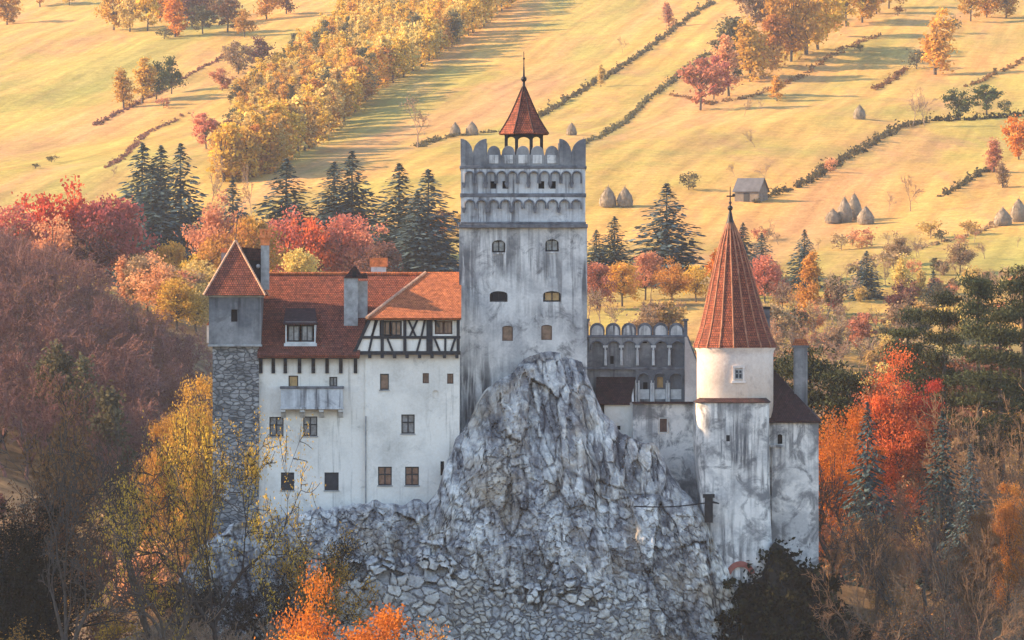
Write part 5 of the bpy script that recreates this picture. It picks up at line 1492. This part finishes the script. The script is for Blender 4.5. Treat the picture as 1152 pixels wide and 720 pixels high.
# haystacks
def haystack(px, base, hpx, label, wd=.33, seed=0, pole=True):
    x, y, z = hit(px, base); h = hpx*y/F; r = h*wd
    k = empty("haystack", (x, y, z-.1), label, "haystack", "haystacks on the hillside meadows")
    mb = MB(); n = 18; rg = random.Random(seed)
    prof = [(.78,0),(.95,.10),(1.0,.25),(.96,.42),(.82,.58),(.58,.74),(.32,.88),(.10,.97),(.02,1.0)]
    V = []
    for a, b in prof:
        for i in range(n):
            t = 2*math.pi*i/n; q = a*r*(1+rg.uniform(-.13,.13))
            V.append((q*math.cos(t), q*math.sin(t), b*h*(1+rg.uniform(-.012,.012))))
    Fc = [(j*n+i, j*n+(i+1)%n, (j+1)*n+(i+1)%n, (j+1)*n+i) for j in range(len(prof)-1) for i in range(n)]
    o = bpy.data.objects.new("hay", arr_mesh("hay", V, Fc, [M['hay']], smooth=True)); COL.objects.link(o); o.parent = k
    rs = np.random.default_rng(seed+90); k_ = 420
    zt = rs.random(k_)**1.2*.97; rr_ = np.interp(zt, [p[1] for p in prof], [p[0] for p in prof])*r*1.01; th = rs.random(k_)*6.283
    cs = np.stack([rr_*np.cos(th), rr_*np.sin(th), zt*h], 1); nr = np.stack([np.cos(th), np.sin(th), zt*0+.3], 1); nr /= np.linalg.norm(nr, axis=1, keepdims=True)
    up = np.stack([-.45*np.cos(th)+rs.normal(size=k_)*.35, -.45*np.sin(th)+rs.normal(size=k_)*.35, np.ones(k_)], 1); up /= np.linalg.norm(up, axis=1, keepdims=True)
    sv, sf = quads_from(cs + nr*.03, nr + rs.normal(size=(k_,3))*.25, up, .28+.22*rs.random(k_), np.full(k_, .07))
    o = bpy.data.objects.new("straw", arr_mesh("straw", sv, sf, [M['hay']])); COL.objects.link(o); o.parent = k
    if pole:
        T = Tubes(); T.seg(np.array([0,0,h*.9]), np.array([.03*h,0,h*1.12]), .07, .05, 5); v, f = T.get()
        o = bpy.data.objects.new("pole", arr_mesh("pole", v, f, [M['barkpale']])); COL.objects.link(o); o.parent = k
haystack(684, 233, 23, "left and taller of the two haystacks right of the keep", .40, 1)
haystack(703, 233, 22, "right haystack of the pair right of the keep", .40, 2)
haystack(512, 152, 14, "left haystack of the pair left of the red turret", .42, 3)
haystack(531, 152, 15, "right haystack of the pair left of the red turret", .45, 4)
haystack(643, 152, 14, "single haystack just right of the red turret", .40, 5)
haystack(967, 134, 16, "single haystack on the open slope below the grove", .42, 6)
haystack(937, 252, 16, "low wide haystack at the left of the cluster by the barn", .55, 7)
haystack(950, 250, 28, "tall haystack second in the cluster right of the cone roof", .30, 8)
haystack(961, 248, 30, "tallest pointed haystack of the cluster right of the cone roof", .28, 9)
haystack(974, 252, 20, "round haystack at the right of the cluster", .46, 10)
haystack(1128, 254, 20, "squat haystack near the right edge of the meadow", .50, 11)
haystack(1146, 250, 26, "pointed haystack at the right edge of the meadow", .36, 12)
haystack(350, 154, 12, "pale small haystack under the shadow of the young wood", .28, 13)

# barn
def barn(px, base, wpx, label):
    x, y, z = hit(px, base); s = y/F; w = wpx*s
    k = empty("barn", (x, y, z-.2), label, "barn"); k.rotation_euler = (0, 0, R(-28))
    d = w*.8; hw = w*.42
    mb = MB(); mb.box(-w/2, w/2, -d/2, d/2, -.6, hw)
    for sx in (-w/2, w/2): mb.poly([(sx,-d/2,hw),(sx,d/2,hw),(sx,0,hw+w*.42)])
    o = mb.build("wall", M['barnwood'], None); o.parent = k
    r = MB(); e = .35
    for sg in (-1, 1):
        a = [(-w/2-e, sg*(d/2+e), hw-.3), (w/2+e, sg*(d/2+e), hw-.3), (w/2+e, 0, hw+w*.46), (-w/2-e, 0, hw+w*.46)]
        r.poly(a); r.poly([(p[0],p[1],p[2]-.12) for p in a])
    o = r.build("roof", M['barnroof'], None); o.parent = k
    q = MB(); q.box(-w*.12, w*.12, -d/2-.04, -d/2+.02, -.1, hw*.75); o = q.build("door", M['timber'], None); o.parent = k
barn(845, 226, 30, "small grey barn with shingle roof on the meadow above the cone roof")

# ---- middle distance
MID = [
 ('spruce','spruce',160,160,930,"left of the three tall dark spruces above the red trees",.95), ('spruce','spruce',181,163,935,"middle of the three tall dark spruces above the red trees",.9),
 ('spruce','spruce',203,161,928,"right of the three tall dark spruces above the red trees",.95), ('spruce','spruce',172,184,915,"shorter dark spruce in front of the three tall ones",1.0),
 ('spruce','spruce',262,203,940,"small dark spruce behind the corner tower's roof",1.2), ('spruce','spruce',322,178,955,"dark spruce above the rose red trees, left of two",1.25),
 ('spruce','spruce',376,182,950,"left spruce of the close pair behind the residence",1.2), ('spruce','spruce',396,170,955,"right and taller spruce of the close pair behind the residence",1.2),
 ('spruce','spruce',449,183,900,"blue green spruce left of the keep, first of a pair",1.15), ('spruce','spruce',482,190,895,"wide blue green spruce touching the keep's left side",1.25),
 ('spruce','spruce',470,215,890,"shorter spruce between the pair beside the keep",1.2),
 ('spruce','spruce',671,258,885,"small spruce close to the keep's right edge",1.2), ('spruce','spruce',691,243,890,"second small spruce right of the keep",1.1),
 ('spruce','spruce',750,206,880,"large blue green spruce alone between keep and cone roof",1.3), ('spruce','spruce',857,262,860,"dark spruce behind the cone roof",1.1), ('spruce','spruce',836,250,880,"hazy spruce half hidden by the cone roof",1.0),
 ('spruce','spruce',905,258,865,"tall dark spruce behind the yellow larch",1.0), ('spruce','spruce',975,282,845,"dark spruce alone right of the yellow larch",1.15), ('spruce','spruce',1050,304,835,"hazy grey spruce behind the pines",1.0),
 ('broad','pink',18,226,825,"rose red tree at the left edge of the red row",1.0), ('broad','red',52,212,835,"scarlet tree second in the red row at left",.8), ('broad','red',82,206,840,"tallest scarlet tree of the red row at left",.8),
 ('broad','peach',62,236,815,"orange pink tree in front of the red row",.9), ('broad','pink',112,222,835,"rose red tree left of the dark spruces",.9), ('broad','pink',134,214,840,"rose red tree touching the dark spruces",.9), ('broad','mauve',100,246,815,"mauve red tree below the red row",1.1),
 ('broad','pink',322,238,860,"rose red tree behind the residence, left of the red group",.95), ('broad','red',352,240,858,"scarlet tree in the red group behind the residence",.85), ('broad','pink',384,236,862,"rose red tree in the red group behind the residence",.95),
 ('broad','pink',410,246,860,"rose red tree at the right of the red group",.9), ('broad','mauve',425,268,850,"mauve tree right of the red group behind the residence",1.0),
 ('broad','pale',336,276,830,"pale yellow tree in front of the rose red group",.9), ('broad','yellow',288,238,845,"golden tree above the corner tower's chimney",.8), ('broad','amber',262,244,840,"amber tree behind the corner tower's roof",.8),
 ('broad','amber',238,262,830,"amber tree left of the corner tower's roof",.9), ('broad','yellow',216,288,815,"golden tree low beside the corner tower",.9), ('broad','amber',192,268,835,"amber tree under the dark spruces",.9),
 ('broad','scrub',150,282,815,"grey green tree under the dark spruces",.9), ('column','pale',206,318,790,"pale yellow slim tree beside the mauve wood",1.0), ('column','yellow',226,316,795,"golden slim tree left of the corner tower",1.0),
 ('broad','peach',246,220,900,"peach tree between the spruces",.8),
 ('broad','peach',672,292,835,"peach tree at the keep's right edge",1.0), ('broad','amber',700,292,840,"amber tree right of the keep behind the gallery",1.1), ('broad','peach',726,280,850,"peach tree left of the large spruce's trunk",.9),
 ('broad','amber',756,292,840,"amber tree in front of the large spruce",1.0), ('broad','yellow',783,296,845,"golden tree left of the cone roof",1.0), ('column','orange',803,280,850,"orange tree half behind the cone roof",1.0),
 ('broad','pink',860,284,842,"rose tree behind the cone roof's right side",.9), ('broad','mauve',880,316,830,"mauve tree right of the cone roof",.9), ('cone','amber',909,278,815,"tall slim yellow larch right of the cone roof",1.0),
 ('broad','pink',938,322,825,"rose shrub tree right of the yellow larch",.9), ('column','pale',1014,286,850,"pale yellow column tree behind the pines",1.0), ('column','pale',1036,300,845,"pale yellow shorter tree beside the hazy spruce",1.0), ('broad','peach',916,340,800,"peach tree below the yellow larch",.8),
 ('broad','amber',1026,340,800,"amber small tree left of the pines",.8), ('broad','tan',1080,268,880,"tan bare tree on the lower meadow at right",1.0), ('broad','tan',1010,262,900,"tan bare bush on the lower meadow",1.0),
]
for (kind, leaf, px, top, Y, lab, w) in MID:
    if kind == 'spruce': w *= 1.75
    T_at(kind, leaf, px, top, Y, lab, None, w)
rng = random.Random(8)
for i in range(280):      # hazy bare scrub between the wood and the lower meadow
    px, Y = (rng.uniform(630, 1165) if i < 140 else rng.uniform(850, 1040)), rng.uniform(690, 800) if i >= 140 else rng.uniform(700, 880)
    tree(rng.choice(['barefar','barefar','broadfar']), rng.choice(['tan','tan','peach','mauve','pale','scrub']), X(px, Y), Y, max(3.2, min(rng.uniform(4.5, 8), Z(rng.uniform(296, 345), Y) - h1(X(px, Y), Y))), "pale bare scrub tree in the hazy hollow behind the castle", "hazy scrub in the hollow behind the castle", rng.uniform(.9,1.3), split=False, bark='barkpale', name='scrub_tree')
for i in range(46):      # scattered scrub on the foot of the meadow
    px, py = rng.uniform(820, 1150), rng.uniform(262, 345)
    T_hill(rng.choice(['barethin','shrub','barefar']), rng.choice(['tan','peach','pale','scrub']), px, py, rng.uniform(12, 30), "small pale scrub bush scattered on the foot of the meadow", "scrub scattered on the foot of the meadow", 1.1, split=False, bark='barkpale')
for i in range(30):
    px, py = rng.uniform(225, 520), rng.uniform(255, 330)
    T_hill(rng.choice(['broadfar','barefar']), rng.choice(['tan','peach','pale','mauve','amber']), px, py, rng.uniform(22, 40), "small autumn tree in the belt behind the residence roof", "small trees in the belt behind the residence", 1.1, split=False, bark='barkpale')

# mauve wood on the shaded spur
rng = random.Random(12); n = 0; pts = []; tries = 0
while n < 235:
    Y = rng.uniform(585, 800); px = rng.uniform(-40, 262) if n < 185 else rng.uniform(-230, -30); x = X(px, Y)
    if any((x-a)**2+(Y-b)**2 < 9 for a, b in pts): continue
    hh = rng.uniform(8, 12.5); tries += 1
    ptop = 360 - (h1(x, Y)+hh)*F/Y
    if tries < 6000 and ptop < np.interp(px, [-50,0,60,120,170,205,228,240,262], [240,248,272,304,334,360,404,446,474]): continue
    pts.append((x, Y)); n += 1
    tree('barewood', rng.choice(['mauve','mauve','mauve','brown']), x, Y, hh, "bare mauve brown tree in the shaded wood on the left slope", "bare trees of the shaded wood at left", rng.uniform(.9, 1.2), v=rng.randrange(5), split=False, bark='barkmauve')
for (px, top, Y, lab) in ((54,376,600,"pale larch at the left of three below the shaded wood"),(72,378,598,"pale larch in the middle of three below the shaded wood"),(86,392,596,"short pale larch at the right of three below the shaded wood"),(126,402,590,"pale larch alone below the shaded wood")):
    T_at('cone', 'scrub', px, top, Y, lab, None, .9)

rng = random.Random(91)
for i in range(24):
    px, Y = rng.uniform(128, 300), rng.uniform(742, 822)
    x = X(px, Y); hh = min(rng.uniform(6, 10), Z(rng.uniform(282, 312), Y) - h1(x, Y))
    if hh < 3: continue
    tree(rng.choice(['broad','column','broad']), rng.choice(['yellow','amber','pale','peach','tan']), x, Y, hh, "golden tree low in the belt between the mauve wood and the corner tower", "golden trees left of the corner tower", 1.1, split=False)

# ---- near trees, left of the castle
T_at('fire', 'yellow', 216, 404, 520, "glowing golden tree against the corner tower's stone wall", None, .50, v=1)
T_at('fire', 'yellow', 188, 448, 530, "smaller golden tree left of the glowing golden one", None, .62, v=2)
rng = random.Random(31)
for i in range(26):
    px, Y = rng.uniform(-20, 255), rng.uniform(480, 590)
    tree(rng.choice(['broad','barewood','broad']), rng.choice(['peach','tan','tan','mauve','brown','peach','amber']), X(px, Y), Y, rng.uniform(3.5, 8), "peach and amber tree glimpsed through the bare branches at left", "sunlit trees behind the bare trees at left", rng.uniform(.9,1.2), split=False, bark='barkbrown')
T_at('leafy', 'olive', 250, 452, 370, "olive gold tree with forked dark trunk before the residence", None, .50, v=0, rot=2.2, bark='barkdark', split=True)
T_at('bare', 'brown', 150, 448, 372, "large bare tree with spreading limbs left of the olive gold tree", None, .62, v=0, bark='bark', split=True)
T_at('bare', 'brown', 90, 470, 368, "bare tree second from the left edge", None, .60, v=1, bark='bark', split=True)
T_at('bare', 'brown', 196, 500, 366, "smaller bare tree leaning beside the olive gold tree", None, .60, v=2, bark='bark', split=True)
T_at('sparse', 'brown', 42, 418, 392, "tall dark tree with withered brown leaves near the left edge", None, .62, v=0, bark='barkdark', split=True)
T_at('sparse', 'brown', -6, 430, 390, "dark tree with withered leaves cut by the left edge", None, .62, v=1, bark='barkdark', split=True)
T_at('sparse', 'brown', 20, 540, 380, "dark brown leaved tree low at the left edge", None, .9, v=2, bark='barkdark', split=True)
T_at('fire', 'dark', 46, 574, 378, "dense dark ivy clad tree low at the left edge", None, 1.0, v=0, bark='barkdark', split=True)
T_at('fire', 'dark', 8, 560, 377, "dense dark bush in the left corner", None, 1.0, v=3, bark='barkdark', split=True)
T_at('sparse', 'olive', 345, 580, 388, "thin olive leaved tree against the rock below the residence", None, .75, v=3, bark='barkdark', split=True)
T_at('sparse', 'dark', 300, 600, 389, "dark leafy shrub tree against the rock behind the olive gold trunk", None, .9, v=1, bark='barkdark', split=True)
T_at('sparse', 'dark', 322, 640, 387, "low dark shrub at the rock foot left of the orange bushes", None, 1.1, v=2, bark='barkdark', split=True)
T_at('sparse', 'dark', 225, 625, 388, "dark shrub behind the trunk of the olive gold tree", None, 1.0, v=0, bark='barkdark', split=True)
T_at('fire', 'orange', 350, 650, 302, "pointed orange tree at the bottom edge, left of the orange group", None, .60, v=0, split=True)
T_at('fire', 'orange', 394, 660, 300, "broad bright orange tree at the bottom edge before the rampart", None, 1.0, v=1, split=True)
T_at('fire', 'orange', 440, 674, 298, "orange tree right of the broad bright one at the bottom edge", None, 1.05, v=2, split=True)
T_at('fire', 'amber', 474, 700, 296, "amber treetop at the right end of the orange group", None, .7, v=3, split=True)
T_at('fire', 'orange', 328, 688, 296, "low orange treetop at the left end of the orange group", None, .75, v=2, split=True)
T_at('twigs', 'brown', 205, 676, 370, "pale twiggy bare shrub at the bottom edge, left of two", None, 1.1, v=0, bark='barkpale')
T_at('twigs', 'brown', 262, 690, 370, "pale twiggy bare shrub at the bottom edge, right of two", None, 1.1, v=1, bark='barkpale')
T_at('sparse', 'yellow', 12, 694, 366, "yellow leaved sprig bush in the bottom left corner", None, 1.3, v=3, bark='barkdark', split=True)
rng = random.Random(44)
for i in range(60):
    px, Y = rng.uniform(-30, 345), rng.uniform(352, 390)
    tree(rng.choice(['thicket','twigs','thicket']), rng.choice(['brown','dark','olive']), X(px, Y), Y, rng.uniform(1.6, 3.6), "tangled bare undergrowth bush at the foot of the left trees", "undergrowth bushes under the left trees", rng.uniform(.9, 1.3), split=False, bark=rng.choice(['barkdark','bark','barkbrown']))

# ---- near trees, right of the castle
T_at('pine', 'pine', 1104, 298, 470, "tall dark pine, highest of the pines at right", None, 1.0, v=0)
T_at('pine', 'pine', 1146, 290, 462, "dark pine cut by the right edge", None, 1.1, v=1)
T_at('pine', 'pine', 1062, 322, 474, "dark pine left of the highest pine", None, 1.0, v=2)
T_at('pine', 'pine', 1024, 338, 478, "dark pine at the left of the pine row", None, 1.0, v=3)
T_at('pine', 'pine', 1128, 340, 455, "lower dark pine in front of the pine row", None, 1.1, v=2)
T_at('pine', 'pine', 904, 378, 458, "dark pine behind the annex chimney", None, 1.1, v=1)
T_at('pine', 'pine', 938, 402, 455, "dark pine right of the annex chimney", None, 1.1, v=0)
T_at('pine', 'pine', 880, 388, 462, "dark pine between cone roof and annex chimney", None, 1.0, v=3)
T_at('fire', 'red', 1004, 398, 452, "brilliant scarlet tree under the pines right of the annex", None, .9, v=0)
T_at('fire', 'red', 1036, 416, 455, "darker scarlet tree touching the brilliant one", None, .85, v=1)
T_at('fire', 'orange', 955, 440, 445, "orange tree between the annex and the scarlet tree", None, .75, v=2)
T_at('fire', 'orange', 935, 462, 440, "orange tree beside the annex wall", None, .7, v=3)
T_at('sprucenear', 'spruce', 976, 452, 424, "dark spruce in front of the scarlet tree", None, .95, v=0)
T_at('sprucenear', 'spruce', 1060, 462, 422, "dark spruce right of the scarlet trees", None, 1.0, v=1)
T_at('sprucenear', 'spruce', 1092, 500, 416, "smaller dark spruce behind the bare trees at right", None, 1.0, v=2)
T_at('fire', 'amber', 1134, 532, 410, "amber tree glowing low at the right edge", None, .7, v=1)
T_at('fire', 'brown', 1100, 560, 408, "brown leaved tree beside the amber one at the right edge", None, .7, v=2)
rng = random.Random(61)
BIG = [(1128,428,430),(1090,440,432),(1150,452,425),(1048,520,404),(985,548,400),(942,520,408),(1020,560,398),(1080,556,396),(1125,585,394),(1152,560,398),(960,600,394),(1060,610,390),(1008,620,388),(1110,640,386),(925,600,402),(1146,650,384)]
for (px, top, Y) in BIG:
    T_at('bare' if rng.random() < .6 else 'barewood', 'brown', px, top, Y, "bare brown tree among the woods on the slope right of the castle", "bare brown trees right of the castle", rng.uniform(.65,.8), v=rng.randrange(4), bark=rng.choice(['barkbrown','barkbrown','bark']), split=True)
for i in range(54):
    Y = rng.uniform(388, 470); px = rng.uniform(935 if Y < 405 else 900, 1180)
    tree(rng.choice(['barewood','thicket','barewood']), rng.choice(['brown','brown','amber','olive','mauve']), X(px, Y), Y, rng.uniform(4, 8), "brown leafless tree or bush filling the woods right of the castle", "brown trees filling the woods right of the castle", rng.uniform(.9, 1.2), split=False, bark=rng.choice(['barkbrown','barkbrown','bark','barkmauve']))
for i in range(40):
    Y = rng.uniform(470, 560); px = rng.uniform(930, 1180)
    tree(rng.choice(['barewood','broad','barewood']), rng.choice(['brown','brown','amber','mauve','tan']), X(px, Y), Y, rng.uniform(5, 10), "brown tree on the slope between the pines and the hazy hollow", "brown trees behind the pines at right", rng.uniform(.9, 1.2), split=False, bark='barkbrown')
for i in range(22):
    px, Y = rng.uniform(60, 215), rng.uniform(400, 500)
    tree(rng.choice(['thicket','barewood','bush']), rng.choice(['brown','tan','mauve','olive']), X(px, Y), Y, rng.uniform(2.5, 5), "low brush on the valley floor seen between the left trunks", "brush on the valley floor at left", rng.uniform(1.0, 1.4), split=False, bark='barkbrown')
# ivy over the earth bank under the annex
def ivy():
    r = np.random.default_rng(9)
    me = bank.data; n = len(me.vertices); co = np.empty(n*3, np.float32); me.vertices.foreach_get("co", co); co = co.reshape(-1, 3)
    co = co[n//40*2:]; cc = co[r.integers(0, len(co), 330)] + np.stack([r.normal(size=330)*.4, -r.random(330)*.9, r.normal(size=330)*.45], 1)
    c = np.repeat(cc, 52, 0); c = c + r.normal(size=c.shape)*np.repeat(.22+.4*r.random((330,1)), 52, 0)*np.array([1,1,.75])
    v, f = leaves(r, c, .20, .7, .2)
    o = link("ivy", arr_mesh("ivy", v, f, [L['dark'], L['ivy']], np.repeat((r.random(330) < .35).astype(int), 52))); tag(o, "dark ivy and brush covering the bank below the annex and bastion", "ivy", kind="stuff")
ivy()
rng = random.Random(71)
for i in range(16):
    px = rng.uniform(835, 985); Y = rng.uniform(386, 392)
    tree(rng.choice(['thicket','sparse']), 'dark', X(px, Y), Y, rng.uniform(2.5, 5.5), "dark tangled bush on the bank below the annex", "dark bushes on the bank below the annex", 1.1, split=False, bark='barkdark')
